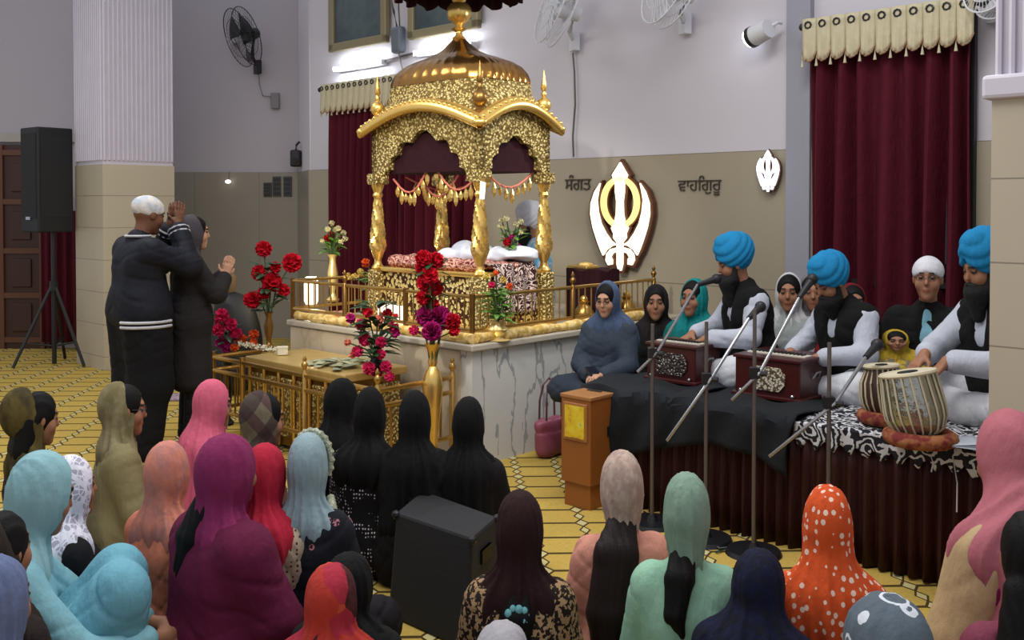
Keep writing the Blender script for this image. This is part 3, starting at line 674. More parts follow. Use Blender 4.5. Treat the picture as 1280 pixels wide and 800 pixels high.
def hd(v, lst, vh):      # picture coordinates to bouquet offsets at the vase's own depth
    k = v.y / F; out = []
    for (px, py, rp, mt, n) in lst:
        q = at_z(px, py, v.y); out.append((q.x - v.x, q.z - v.z - vh, rp * k, mt, n))
    return out
v = W(*un(at_n(336, 430, 3.9)), .578); v = at_n(336, 436, 3.86); v.z = .578
bouquet(v, 'vase of big red dahlias at the left end of the offering table', .26, .035,
        hd(v, [(331, 311, 11, RED, 70), (366, 328, 13, RED, 90), (324, 341, 11, RED, 70), (342, 352, 13, RED, 90), (318, 374, 12, RED, 80), (355, 363, 9, RED, 60), (331, 366, 9, RED, 60), (346, 334, 8, RED, 50)], .26), 34, .16, BRASSD, leafz=(-.02, .34))
v = W(*un(at_n(284, 470, 3.7)), 0); v.z = .0
bouquet(v, 'slim vase of pink flowers beside the standing woman in black', .46, .04,
        hd(v, [(280, 393, 9, PINK, 50), (289, 405, 9, PINK, 50), (276, 411, 9, PINK, 50), (294, 417, 9, PINK, 50), (278, 427, 8, MAG, 50), (286, 433, 8, MAG, 50), (302, 425, 8, ORG, 40), (273, 400, 6, PINK, 30), (317, 418, 7, ORG, 40), (318, 428, 6, ORG, 30), (296, 433, 6, ORG, 30)], .46), 26, .12, BLKP)
v = at_n(470, 500, 3.74); v.z = .578
bouquet(v, 'dark vase of pink and magenta flowers at the corner of the offering table', .1, .05,
        hd(v, [(440, 397, 7, MAG, 40), (452, 405, 8, PINK, 40), (473, 400, 8, SALM, 40), (492, 408, 8, PINK, 40), (457, 424, 9, PINK, 50), (448, 438, 8, PINK, 40), (477, 427, 8, PINK, 50), (478, 441, 7, PINK, 40), (463, 458, 9, PINK, 50), (484, 456, 8, PINK, 50), (472, 466, 8, PINK, 40), (489, 468, 7, PINK, 40), (495, 415, 7, MAG, 40), (436, 427, 5, SALM, 30), (441, 443, 5, SALM, 30), (461, 390, 7, RED, 40), (484, 392, 7, RED, 40)], .1), 60, .15, BLKP, leafz=(0, .34))
v = W(-4.62, 3.86, 0); v = at_n(541, 560, 3.86); v.z = 0.0
VT = [(.075, 0), (.08, .02), (.04, .05), (.03, .1), (.05, .2), (.065, .27), (.05, .31), (.022, .33), (.03, .345), (.02, .36), (.032, .38), (.05, .4)]
bouquet(v, 'tall golden vase with a column of red and magenta flowers', .78, .05,
        hd(v, [(531, 322, 11, RED, 80), (545, 325, 11, RED, 80), (538, 343, 12, RED, 80), (533, 353, 12, RED, 90), (543, 360, 12, RED, 90), (530, 371, 10, RED, 70), (538, 383, 12, RED, 90), (533, 395, 14, MAG, 140), (548, 398, 17, MAG, 200), (541, 412, 13, MAG, 140), (565, 402, 12, RED, 90), (518, 412, 7, PINK, 50), (568, 413, 8, RED, 50), (527, 335, 8, RED, 60)], .78), 26, .14, GOLD, leafz=(.03, .5), prof=VT)
v = at_n(416, 352, 5.15); v.z = PZ
VW = m_gold('pale gold', (226, 196, 120), (240, 220, 160), 0, .3, .6)
CRM = fabric('cream petals', (214, 206, 160))
bouquet(v, 'golden vase with cream tuberoses and red blooms before the left curtain', .42, .05,
        hd(v, [(416, 279, 4, CRM, 26), (419, 287, 4, CRM, 26), (425, 285, 4, CRM, 26), (429, 291, 4, CRM, 26), (414, 294, 6, RED, 30), (421, 295, 4, CRM, 26), (410, 298, 5, RED, 30), (433, 298, 4, CRM, 22), (406, 301, 4, CRM, 22), (428, 302, 4, CRM, 22), (412, 286, 4, CRM, 22)], .42), 40, .14, VW, LEAFL, leafz=(0, .18))
v = at_n(641, 345, 5.0); v.z = 1.12
bouquet(v, 'small vase of white lilies and red bloom on the canopy bed', .1, .03,
        hd(v, [(627, 276, 4, CRM, 26), (633, 273, 4, CRM, 26), (630, 284, 4, CRM, 26), (645, 281, 4, CRM, 26), (651, 277, 4, CRM, 26), (634, 302, 6, RED, 40), (640, 296, 4, MAG, 26), (650, 290, 4, CRM, 22), (625, 283, 4, CRM, 22), (648, 308, 4, MAG, 22)], .1), 40, .12, VW, LEAFL, leafz=(0, .2))
v = at_n(622, 372, PN0 + .25); v.z = PZ
bouquet(v, 'golden pot of green leaves with one pink bloom inside the right railing', .12, .07,
        hd(v, [(615, 356, 5, PINK, 40), (608, 345, 5, PETY, 30), (620, 340, 4, ORG, 30), (629, 350, 5, PETY, 30), (637, 358, 5, ORG, 30)], .12), 60, .12, VW, LEAFL, leafz=(0, .2))
v = at_n(473, 360, 4.72); v.z = PZ
bouquet(v, 'golden pot of pale grass and orange bloom by the left canopy pillar', .2, .06,
        hd(v, [(459, 328, 6, ORG, 40), (444, 346, 5, PETY, 30), (450, 340, 5, PETY, 30), (437, 345, 5, PETY, 30)], .2), 50, .13, VW, LEAFL, leafz=(0, .12))
# white petals and little boxes on the table
for i, px in enumerate((294, 301, 309, 316, 323, 330, 338, 345)):
    v = at_n(px, 441 + (i == 0) * 6 - i * .3, 3.75); v.z = .6; m = MB(); petalball(m, (0, 0, 0), .026, 18, seed=i); o = m.make('flower_blossom', PET); o.location = v
    tag(o, 'white blossom in the row along the back of the offering table', 'blossom', 'white blossoms on the offering table')
r = empty('gift_box', W(*un(at_n(353, 440, 3.74)), .578), 'small cream box at the end of the row of white blossoms', 'box', .3); MB().box((0, 0, .025), (.07, .05, .05)).make('box', PET, r, bevel=.006); MB().box((0, 0, .052), (.075, .055, .01)).make('lid', PET, r)
# glowing lantern and lit card
r = empty('lantern', W(*un(at_n(389, 385, 4.75)), PZ), 'glowing white paper lantern behind the left part of the platform railing', 'lantern')
MB().lathe([(.045, .02), (.06, .05), (.06, .22), (.045, .25)], seg=14).make('shade', glow('paper glow', (255, 240, 210), 1), r, smooth=True); MB().cone((0, 0, 0), (0, 0, .02), .05).make('base', BRASS, r)
pl = bpy.data.lights.new('lantern light', 'POINT'); pl.energy = 5; pl.color = (1, .83, .55); pl.shadow_soft_size = .05; po = bpy.data.objects.new('lantern_light', pl); COL.objects.link(po); po.parent = r; po.location = (0, 0, .34)
v = at_n(488, 398, PN0 + .16); r = empty('greeting_card', v, 'bright white card with red hearts behind the railing above the pink flowers', 'card', FR)
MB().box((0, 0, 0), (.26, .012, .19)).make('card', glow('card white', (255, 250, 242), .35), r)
for x, c in ((-.08, RED), (.06, RED)):
    m = MB(); pts = [(x + .032 * (16 * math.sin(a) ** 3) / 16, .028 * (13 * math.cos(a) - 5 * math.cos(2 * a) - 2 * math.cos(3 * a) - math.cos(4 * a)) / 16) for a in [k * 2 * PI / 24 for k in range(24)]]
    m.prism(pts, .006, Matrix.Translation((0, -.013, .02))); m.make('heart', c, r)
MB().box((0, .03, -.07), (.2, .06, .06)).make('foot', BRASS, r)
# ================================================================ the golden canopy (palki)
PC = W(-5.1175, 4.87, PZ); pk = empty('golden_canopy', PC, 'carved golden canopy with four twisted pillars and a ribbed dome', 'canopy', FR)
A_, B_ = .5385, .3225; H = lambda z: z - PZ
for sx in (-1, 1):
    for sy in (-1, 1):
        m = MB(); seg = 24; prof = [(.04, 1.13), (.05, 1.145), (.03, 1.17), (.024, 1.2), (.035, 1.225), (.052, 1.27), (.056, 1.33), (.05, 1.40), (.042, 1.5), (.034, 1.6), (.028, 1.66), (.04, 1.68), (.03, 1.70), (.045, 1.74), (.055, 1.79)]
        P2 = []
        for (r0, z0), (r1, z1) in zip(prof, prof[1:]):
            for k in range(3): t_ = k / 3; P2.append((r0 + (r1 - r0) * t_, z0 + (z1 - z0) * t_))
        P2.append(prof[-1]); rings = []
        for r0, z0 in P2:
            tw = 1.27 < z0 < 1.64
            rings.append([m.b.verts.new((sx * A_ + r0 * (1 + (0.2 * math.cos(6 * (2 * PI * i / seg + z0 * 9)) if tw else 0)) * math.cos(2 * PI * i / seg), sy * B_ + r0 * (1 + (0.2 * math.cos(6 * (2 * PI * i / seg + z0 * 9)) if tw else 0)) * math.sin(2 * PI * i / seg), H(z0))) for i in range(seg)])
        for a, b in zip(rings, rings[1:]):
            for i in range(seg): m.b.faces.new((a[i], a[(i + 1) % seg], b[(i + 1) % seg], b[i]))
        m.b.faces.new(rings[-1]); m.b.faces.new(list(reversed(rings[0])))
        pil = m.make('pillar', GOLD, pk, smooth=True)
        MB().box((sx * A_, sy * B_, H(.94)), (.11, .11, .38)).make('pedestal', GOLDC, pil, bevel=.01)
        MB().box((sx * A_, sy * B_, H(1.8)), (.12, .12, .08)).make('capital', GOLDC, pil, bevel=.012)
        m = MB(); m.lathe([(.035, 2.2), (.05, 2.23), (.02, 2.26), (.045, 2.29), (.055, 2.32), (.045, 2.355), (.015, 2.38), (.022, 2.40), (.012, 2.42), (.024, 2.44), (.018, 2.48), (.002, 2.57)], (sx * (A_ + .0), sy * (B_ + .0), -PZ), 12); m.make('corner_finial', BRASSD if sx * sy < 0 else GOLD, pk, smooth=True)
def arch(half, z0, z1, zc, zm, lobes):
    """panel outline: rectangle with a bowed top, minus a multifoil opening"""
    w = half * .76; cus = [(-1, 0), (-.86, .30), (-.66, .62), (-.33, .88), (.33, .88), (.66, .62), (.86, .30), (1, 0)]; pts = []
    for (xa, ya), (xb, yb) in zip(cus, cus[1:]):
        a = Vector((xa * w, z0 + ya * (z1 - z0))); b = Vector((xb * w, z0 + yb * (z1 - z0))); d_ = b - a; nn = Vector((-d_.y, d_.x)).normalized()
        for k in range(6): t_ = k / 6; pts.append(tuple(a + d_ * t_ + nn * math.sin(t_ * PI) * d_.length * .3))
    pts.append((w, z0)); top = [(half - 2 * half * k / 16, zc + (zm - zc) * math.sin(PI * k / 16)) for k in range(17)]
    return pts + [(half, z0)] + top + [(-half, z0)]
for rot, half, off in ((0, A_, B_), (PI, A_, B_), (PI / 2, B_, A_), (-PI / 2, B_, A_)):
    Mx = Matrix.Rotation(rot, 4, 'Z') @ Matrix.Translation((0, -off - .03, -PZ))
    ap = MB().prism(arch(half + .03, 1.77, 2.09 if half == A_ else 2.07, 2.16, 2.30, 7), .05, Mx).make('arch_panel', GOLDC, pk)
    e = Matrix.Rotation(rot, 4, 'Z'); hh = half + .09
    def eave(s, t_, hh=hh, off=off):
        x = -hh + 2 * hh * s; z = 2.15 + .155 * math.sin(PI * s) ** 1 - H(0) * 0
        a = t_ * 2 * PI; return Vector((x, -off - .075 + .045 * math.cos(a), z - PZ + .022 * math.sin(a) - .03 * math.cos(a + 2.2)))
    m = MB(); m.sheet(eave, 24, 12); bmesh.ops.transform(m.b, matrix=e, verts=m.b.verts); bmesh.ops.remove_doubles(m.b, verts=m.b.verts, dist=1e-5)
    for e_ in (0, 1): m.ball(e @ (sum((eave(e_, k / 8) for k in range(8)), Vector()) / 8), (.04, .04, .03), 10)
    m.make('eave', GOLD, pk, smooth=True)
    m = MB()
    for k in range(int(hh * 2 / .05)):
        s = (k + .5) / int(hh * 2 / .05); q = eave(s, .25); m.ball(e @ (q + Vector((0, -.025, -.02))), .014, 6)
    m.make('beading', GOLD, pk, smooth=True)
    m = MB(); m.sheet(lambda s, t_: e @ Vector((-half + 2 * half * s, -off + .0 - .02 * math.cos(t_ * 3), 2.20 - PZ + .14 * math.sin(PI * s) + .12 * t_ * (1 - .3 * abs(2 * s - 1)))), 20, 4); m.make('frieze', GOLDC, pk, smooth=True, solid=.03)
DR = m_gold('dome gold', (150, 100, 48), (180, 136, 72), 0, .2, .95)
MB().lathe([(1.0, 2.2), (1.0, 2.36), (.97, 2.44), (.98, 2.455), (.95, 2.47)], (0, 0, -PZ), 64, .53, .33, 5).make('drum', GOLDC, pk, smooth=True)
MB().lathe([(.95, 2.47), (.95, 2.50), (.92, 2.54), (.84, 2.59), (.72, 2.63), (.56, 2.662), (.40, 2.69), (.28, 2.72), (.19, 2.76), (.11, 2.80), (.06, 2.83)], (0, 0, -PZ), 96, .53, .33, 4.5, ridges=32, amp=.03).make('dome', DR, pk, smooth=True)
MB().lathe([(.05, 2.75), (.035, 2.80), (.05, 2.82), (.025, 2.84), (.022, 2.865), (.055, 2.885), (.022, 2.905), (.03, 2.92), (.07, 2.95), (.085, 2.985), (.085, 3.03), (.07, 3.06), (.04, 3.08), (.05, 3.10), (.02, 3.12), (.01, 3.3)], (0, 0, -PZ), 24, ridges=12, amp=.06).make('finial', GOLD, pk, smooth=True)
# base panels, cushion, sheet
bd = MB().box((0, 0, H(.945)), (2 * A_ - .02, 2 * B_ - .02, .36)).make('bed_base', GOLDI, pk, bevel=.01)
MB().box((0, 0, H(.775)), (2 * A_ + .14, 2 * B_ + .14, .04)).make('bed_plinth', GOLD, pk, bevel=.01)
MB().box((0, 0, H(1.135)), (2 * A_ + .03, 2 * B_ + .03, .035)).make('bed_rim', GOLD, pk, bevel=.01)
for k in range(4): MB().box((-.39 + k * .26, -B_ + .0, H(.87)), (.2, .02, .19)).make('carved_panel', GOLDI, pk, bevel=.008)
for k in range(2): MB().box((A_, -.15 + k * .3, H(.93)), (.02, .2, .28)).make('carved_panel', GOLDI, pk, bevel=.008)
m = MB(); m.box((0, 0, H(1.98)), (2 * A_ - .03, 2 * B_ - .03, .28)); m.make('ceiling_cloth', fabric('dark maroon lining', (44, 7, 18)), pk)
def swag(m, p, q, sag, n):
    p, q = Vector(p), Vector(q); return [p.lerp(q, i / n) - Vector((0, 0, sag * math.sin(PI * i / n))) for i in range(n + 1)]
for (p, q, sag) in (((-.42, -.27, H(1.80)), (0, -.27, H(1.93)), .16), ((0, -.27, H(1.93)), (.45, -.27, H(1.79)), .14), ((-.2, -.2, H(1.80)), (.2, -.2, H(1.82)), .14), ((.5, -.27, H(1.86)), (.5, .27, H(1.86)), .13), ((-.48, -.1, H(1.82)), (.3, .1, H(1.9)), .14)):
    pts = swag(None, p, q, sag, 9); gl = MB().tube(pts, .008, 6).make('garland', SALM, pk, smooth=True)
    for k in range(1, 9):
        m = MB(); c = pts[k]; L = .075 + .02 * (k % 3); m.tube([c, c - Vector((0, 0, .02))], .003, 4)
        m.lathe([(.004, -L), (.02, -L * .75), (.022, -L * .45), (.006, -.015)], c, 8, 1, .5); m.make('gold_leaf', GOLD, gl)
o = Vol((-.62, -.4, -.02), (.62, .4, .14), .012).ell((0, 0, .03), (.56, .34, .055), .02).cap((-.45, -.25, .04), (.45, -.25, .04), .04).cap((-.45, .25, .04), (.45, .25, .04), .04).cap((-.48, -.2, .04), (-.48, .2, .04), .04)
o.disp(lambda X, Y, Z: .006 * np.sin(X * 40 + 4 * np.sin(Y * 15)))
q = o.make('bedcover', fabric('red floral bedcover', (112, 22, 30), 'band', (214, 168, 150), 2.6)); q.location = W(-5.1175, 4.87, 1.155); q.rotation_euler = (0, 0, FR)
tag(q, 'red and pink patterned cushion lying on the golden canopy bed', 'cushion')
o = Vol((-.4, -.3, -.05), (.4, .3, .2), .01)
for i in range(9): o.ell((random.uniform(-.22, .22), random.uniform(-.15, .15), .04 + random.uniform(0, .03)), (random.uniform(.12, .2), random.uniform(.1, .16), random.uniform(.03, .06)), .05)
o.ell((-.22, .0, .08), (.1, .12, .06), .05)
o.disp(lambda X, Y, Z: .01 * np.sin(X * 22 + Y * 30 + 3 * np.sin(X * 9)))
q = o.make('white_cloth', fabric('white muslin', (222, 226, 240))); q.location = W(-4.88, 4.92, 1.20); q.rotation_euler = (0, 0, FR); tag(q, 'crumpled white cloth spread over the patterned cushion', 'cloth')
# embroidered cloth over the right end
RUM = fabric('dark embroidered cloth', (52, 22, 30), 'bw', (208, 186, 176), 2.2)
def drp(a, b):
    y = (a - .5) * .42
    if b < .3: return Vector((.0 + b * .5, y, .03 - 0 * b))
    t_ = (b - .3) / .7; return Vector((.165 + .012 * math.sin(a * 22), y, .02 - t_ * .33))
q = MB().sheet(drp, 30, 14).make('embroidered_cloth', RUM, None, smooth=True, solid=.008); q.location = W(-5.1175 + A_ - .14, 4.87, 1.17); q.rotation_euler = (0, 0, FR); tag(q, 'dark embroidered cloth hanging over the right end of the canopy bed', 'cloth')
# maroon covered stand and golden tray at the back right of the platform
v = at_n(741, 350, 5.75); s_ = un(v)
r = empty('covered_stand', W(s_[0], s_[1], PZ), 'low stand under a maroon cloth at the right of the platform', 'stand', FR)
def cv(a, b):
    t_ = a * 2 * PI; k = 1 / (abs(math.cos(t_)) ** 8 + abs(math.sin(t_)) ** 8) ** .125; w_ = 1 + .03 * math.sin(t_ * 22) * (1 - b); z_ = .37 * min(1, b * 1.25); s_ = 1 if b < .8 else (1 - b) * 5
    return Vector((.17 * k * w_ * math.cos(t_) * s_, .14 * k * w_ * math.sin(t_) * s_, z_ + .012 * math.sin(t_ * 5) * b * s_))
m = MB(); m.sheet(cv, 120, 15); bmesh.ops.remove_doubles(m.b, verts=m.b.verts, dist=1e-5); m.make('cover_cloth', MATS['dark maroon lining'], r, smooth=True)
MB().box((0, 0, .12), (.3, .2, .24)).make('stand_frame', WOOD, r)
v = at_n(728, 325, 5.75); r = empty('brass_tray', W(*un(v), 1.12), 'golden tray resting on the maroon covered stand', 'tray', FR); MB().box((0, 0, .015), (.2, .14, .03)).make('tray', GOLD, r, bevel=.01); MB().ball((.03, 0, .035), (.06, .05, .018)).make('contents', MARI, r)
# umbrella (only its lower fringe hangs into view)
uc = Vector((PC.x, PC.y, 3.10)); r = empty('ceiling_umbrella', uc, 'dark maroon ceremonial umbrella with a scalloped fringe above the dome', 'umbrella')
def um(a, b): t_ = a * 2 * PI; rr = .46 * b; return Vector((rr * math.cos(t_), rr * math.sin(t_) * .9, .35 - .22 * b * b - (.05 * abs(math.sin(t_ * 8)) if b > .95 else 0)))
m = MB(); m.sheet(um, 64, 8); bmesh.ops.remove_doubles(m.b, verts=m.b.verts, dist=1e-4); m.make('canopy_cloth', MATS['dark maroon lining'], r, smooth=True, solid=.008)
def fr(a, b): t_ = a * 2 * PI; return Vector(((.46 + .02 * math.sin(t_ * 30)) * math.cos(t_), (.46 + .02 * math.sin(t_ * 30)) * .9 * math.sin(t_), .12 - b * (.08 + .05 * abs(math.sin(t_ * 8)))))
m = MB(); m.sheet(fr, 160, 3); m.make('fringe', MATS['dark maroon lining'], r, smooth=True, solid=.01); MB().cone((0, 0, .2), (0, 0, 1.2), .015).make('rod', GOLD, r)

# small things on the platform
POTS = [(.05, 0), (.07, .03), (.075, .07), (.05, .11), (.03, .13), (.045, .15)]
for px, py, n_, sc_, lb_ in ((730, 382, 5.3, 1.0, 'round brass pot behind the right railing, leftmost of three'), (757, 380, 5.5, 1.15, 'round brass pot behind the right railing, in the middle of three'), (783, 376, 5.75, 1.0, 'round brass pot behind the right railing, rightmost of three')):
    q = at_u(px, py, PU1 - .25); w_ = un(q); r = empty('brass_pot', W(w_[0], w_[1], PZ), lb_, 'pot', 0, 'brass pots on the platform')
    MB().lathe([(a * sc_, b * sc_) for a, b in POTS], (0, 0, 0), 20).make('pot_body', BRASS, r, smooth=True); m = MB(); m.ball((0, 0, .165 * sc_), .03 * sc_, 10); m.make('lid', GOLD, r, smooth=True)
q = at_n(427, 392, PN0 + .2); o = Vol((-.2, -.1, -.01), (.2, .1, .1), .01).ell((-.05, 0, .02), (.13, .06, .05), .04).ell((.07, 0, .02), (.1, .06, .035), .04).half((0, 0, .002), (0, 0, -1)); o.disp(lambda X, Y, Z: .004 * np.sin(X * 60 + Y * 40))
o = o.make('folded_cloth', fabric('salmon cloth', (206, 138, 124))); o.location = W(un(q)[0], PN0 + .22, PZ); o.rotation_euler = (0, 0, FR); tag(o, 'salmon pink folded cloth behind the left part of the platform railing', 'cloth')
q = W(-5.1175 + A_ + .07, 4.87 - B_ - .02, 0); r = empty('clip_light', (q.x, q.y, 1.70), 'small white tube lamp leaning on the nearest golden pillar', 'lamp', FR)
MB().cone((-.0, -.03, -.05), (.03, -.05, .06), .016, .018, 10).make('tube', glow('small lamp glow', (255, 252, 244), .9), r, smooth=True); MB().box((.03, -.03, .07), (.05, .05, .03)).make('clamp', BRASS, r)
# ================================================================ performers' stage
SZ, SN = .59, 4.18; SU0, SU1 = -3.32, -1.2
sg = empty('stage', W((SU0 + SU1) / 2, (SN + 5.9) / 2, 0), 'low stage with a dark brown pleated skirt under the performers', 'stage', FR)
L = SU1 - SU0; Dn = 5.9 - SN
MB().box((0, 0, .27), (L - .06, Dn - .06, .54)).make('platform', WOOD, sg); MB().box((0, 0, .565), (L, Dn, .05)).make('deck', plain('deck cloth', (30, 24, 26), .9), sg)
BROWN = fabric('dark brown satin', (54, 22, 18), rough=.55)
m = MB(); N = 300
def sk(a, b):
    s = a * (L + Dn); amp = .012 + .012 * (1 - b); w = amp * math.sin(s * 95 + 1.5 * math.sin(s * 7))
    z = .56 * b + .012 * math.sin(s * 6) * (1 - b)
    if s < Dn: return Vector((-L / 2 - .01 - w, Dn / 2 - s, z))
    return Vector((-L / 2 + (s - Dn), -Dn / 2 - .012 - w, z))
m.sheet(sk, 420, 4); m.make('pleated_skirt', BROWN, sg, smooth=True, solid=.004)
# low draped bench beside and behind the stage, where the women sit
bn = empty('low_bench', W(-3.57, 5.22, 0), 'low bench under dark cloth behind the wooden donation box', 'bench', FR)
MB().box((0, 0, .15), (.44, 1.3, .3)).make('bench_cloth', MATS['deck cloth'], bn, bevel=.03); MB().box((0, 0, .02), (.4, 1.22, .03)).make('bench_base', WOOD, bn)
# patterned and black stage cloths
BW = fabric('black and white cloth', (34, 34, 40), 'bw', (196, 196, 200), 1.3)
ua = un(at_n(996, 520, SN))[0]
def cl1(a, b):
    u = ua + (SU1 - .02 - ua) * a; s = b * .86
    if s < .09: return W(u, SN - .03 - .006 * math.sin(a * 60), SZ + .012 - (.09 - s) * (.8 + .5 * math.sin(a * 37) ** 2))
    return W(u, SN - .03 + (s - .09), SZ + .014 + .006 * math.sin(u * 31 + s * 13) + .004 * math.sin(u * 70))
q = MB().sheet(cl1, 90, 40).make('patterned_cloth', BW, None, smooth=True, solid=.004); tag(q, 'black and white patterned cloth spread on the stage under the tabla', 'cloth')
BC = fabric('black cloth', (30, 32, 36), rough=.9)
def bcl(u0, u1, drop, name, label, seed, dep=.55):
    def f(a, b):
        u = u0 + (u1 - u0) * a; dr_ = drop * (.75 + .25 * math.sin(a * 3 + seed)) ; tot = dr_ + dep; s = b * tot
        if s < dr_: k = (dr_ - s); return W(u + .03 * math.sin(k * 9 + seed), SN - .045 - .02 * math.sin(a * 17 + seed + k * 5) * min(1, k * 6) - .02, SZ + .01 - k)
        return W(u, SN - .045 + (s - dr_), SZ + .03 + .012 * math.sin(a * 14 + s * 11 + seed))
    q = MB().sheet(f, 50, 30).make(name, BC, None, smooth=True, solid=.008); tag(q, label, 'cloth')
bcl(-3.38, -2.72, .36, 'black_cloth', 'black cloth draped over the stage edge below the left harmonium', 1)
bcl(-2.80, un(at_n(1000, 520, SN))[0], .34, 'black_cloth', 'black cloth draped over the stage edge below the right harmonium', 3.2)
# donation box
v = at_h(737, 640, 0); ub, nb = un(v); BX = plain('varnished plywood', (150, 88, 36), .4, var=.25, sc=4); BX2 = plain('light box top', (166, 112, 62), .4, var=.2)
bx = empty('donation_box', W(ub - .095, nb + .16, 0), 'tall wooden donation box with a yellow picture, at the stage corner', 'donation box', FR)
MB().box((0, 0, .36), (.2, .32, .46)).make('body', BX, bx, bevel=.004); MB().box((0, 0, .065), (.175, .29, .13)).make('base', BX, bx)
MB().box((0, 0, .59), (.21, .33, .02)).make('lid', BX2, bx, bevel=.004); MB().box((0, 0, .601), (.09, .02, .006)).make('slot', BLK, bx)
m = MB(); m.box((0, -.163, .46), (.16, .012, .2)); m.make('picture_frame', BX2, bx, bevel=.004)
t = NT('yellow poster'); t.set(t.ramp(t.noise(14, 4), [(.3, lin((150, 70, 40))), (.42, lin((214, 176, 40))), (.6, lin((226, 206, 60))), (.68, lin((120, 150, 140)))]), .3)
MB().box((0, -.17, .46), (.13, .006, .17)).make('poster', t.m, bx); MB().box((.102, .0, .4), (.006, .04, .05)).make('lock_plate', BLK, bx)
# handbag
v = at_h(688, 570, 0); bg = empty('handbag', v, 'dusty pink handbag with long handles standing against the marble platform', 'handbag', FR + R(90))
BP = plain('pink leather', (150, 78, 98), .45, var=.25)
o = Vol((-.16, -.1, -.01), (.16, .1, .3), .008).cap((-.07, 0, .05), (.07, 0, .05), .05, k=.03).cap((-.1, 0, .22), (.1, 0, .22), .038, k=.12).ell((0, 0, .13), (.12, .055, .12), .05).half((0, 0, .245), (0, 0, 1)).half((0, 0, .004), (0, 0, -1))
o.disp(lambda X, Y, Z: .004 * np.sin(X * 50 + Z * 30)); o.make('bag_body', BP, bg)
for y in (-.03, .03):
    MB().tube([(-.075, y, .2), (-.07, y, .36), (-.05, y * .6, .46), (0, y * .4, .5), (.05, y * .6, .46), (.07, y, .36), (.075, y, .2)], .007).make('handle', plain('dark strap', (84, 50, 58), .5), bg, smooth=True)
# floor monitor loudspeaker
A, B, C_, D_ = (at_h(495, 640, .4), at_h(590, 672, .4), at_h(621, 645, .4), at_h(528, 612, .4)); cc = (A + B + C_ + D_) / 4
ms = empty('floor_loudspeaker', (cc.x, cc.y, 0), 'black box loudspeaker standing on the carpet among the seated women', 'loudspeaker', 0)
m = MB(); bot = [Vector((p.x + dx, p.y + dy, 0)) for p, dx, dy in ((A, -.03, -.03), (B, -.01, -.05), (C_, .01, 0), (D_, 0, 0))]
V = [m.b.verts.new(p - Vector((cc.x, cc.y, 0))) for p in bot + [A, B, C_, D_]]
for f in ((3, 2, 1, 0), (4, 5, 6, 7), (0, 1, 5, 4), (1, 2, 6, 5), (2, 3, 7, 6), (3, 0, 4, 7)): m.b.faces.new([V[i] for i in f])
m.make('cabinet', plain('speaker carpet black', (20, 21, 24), .75, bump=.3), ms, bevel=.012)
for p in (A, B, C_, D_): q = p - Vector((cc.x, cc.y, 0)); MB().ball(q * 1 + Vector((0, 0, -.01)), .018, 8).make('corner_guard', BLKP, ms); e = (C_ - B); MB().box((B - Vector((cc.x, cc.y, 0))) * .5 + (C_ - Vector((cc.x, cc.y, 0))) * .5 + Vector((.004, -.004, -.1)), (.012, .1, .05), (0, 0, math.atan2(e.y, e.x) - PI / 2)).make('handle_cup', BLKP, ms)
# harmoniums
HW = plain('dark red wood', (70, 18, 16), .3, var=.3, sc=5); SIL = m_gold('silver fretwork', (150, 144, 136), (190, 184, 172), .9, .35, .5, (60, 50, 46), .35, 2.0); IV = m_gold('ivory fretwork', (196, 188, 160), (206, 200, 176), .4, .5, 0, (90, 70, 50), .5, 2.2)
def harmonium(u0, u1, n0, dn, plate, label, pa, pb):
    z0 = SZ + .03; r = empty('harmonium', W((u0 + u1) / 2, n0 + dn / 2, z0), label, 'harmonium', FR, 'harmoniums on the stage'); w = u1 - u0; hgt = .22
    MB().box((0, 0, hgt * .45), (w, dn, hgt * .9)).make('case', HW, r, bevel=.006); MB().box((0, 0, hgt * .93), (w + .02, dn + .02, .018)).make('top_frame', HW, r, bevel=.004)
    MB().box((0, 0, .01), (w + .03, dn + .03, .02)).make('base_board', HW, r, bevel=.004)
    MB().prism([(w * pa, .045), (w * pb - .03, .045), (w * pb, .08), (w * pb, .13), (w * pb - .03, .165), (w * pa, .165)], .012, Matrix.Translation((0, -dn / 2 - .012, 0))).make('fretwork_plate', plate, r)
    MB().box((0, -.03, hgt * .97), (w * .9, dn * .25, .012)).make('keyboard', plain('ivory keys', (214, 208, 190), .4), r)
    m = MB()
    for k in range(14): m.box((-w * .42 + k * w * .06, -.02, hgt * .97 + .009), (w * .025, dn * .14, .012))
    m.make('black_keys', BLKP, r)
    m = MB()
    for k in range(6): m.box((0, dn / 2 + .005 + k * .012, .1), (w * .9, .006, .17 - k * .004))
    m.make('bellows', BLK, r); MB().tube([(w / 2 + .004, -.03, .11), (w / 2 + .02, -.02, .14), (w / 2 + .02, .02, .14), (w / 2 + .004, .03, .11)], .005).make('side_handle', CHROME, r)
    m = MB()
    for s_ in (-1, 1): m.ball((s_ * w * .4, -dn / 2 - .01, .03), .01, 8)
    m.make('stop_knob', CHROME, r)
    return r
h1u0, h1u1 = un(at_n(809, 455, 4.5))[0], un(at_n(869, 455, 4.5))[0]
h2u0, h2u1 = un(at_n(919, 470, 4.45))[0], un(at_n(1000, 470, 4.45))[0]
harmonium(h1u0, h1u1, 4.5, .26, SIL, 'dark red harmonium with a silver fretwork plate, played by the left singer', -.28, .34)
harmonium(h2u0, h2u1, 4.45, .32, IV, 'dark red harmonium with an ivory fretwork plate, played by the middle singer', -.15, .28)
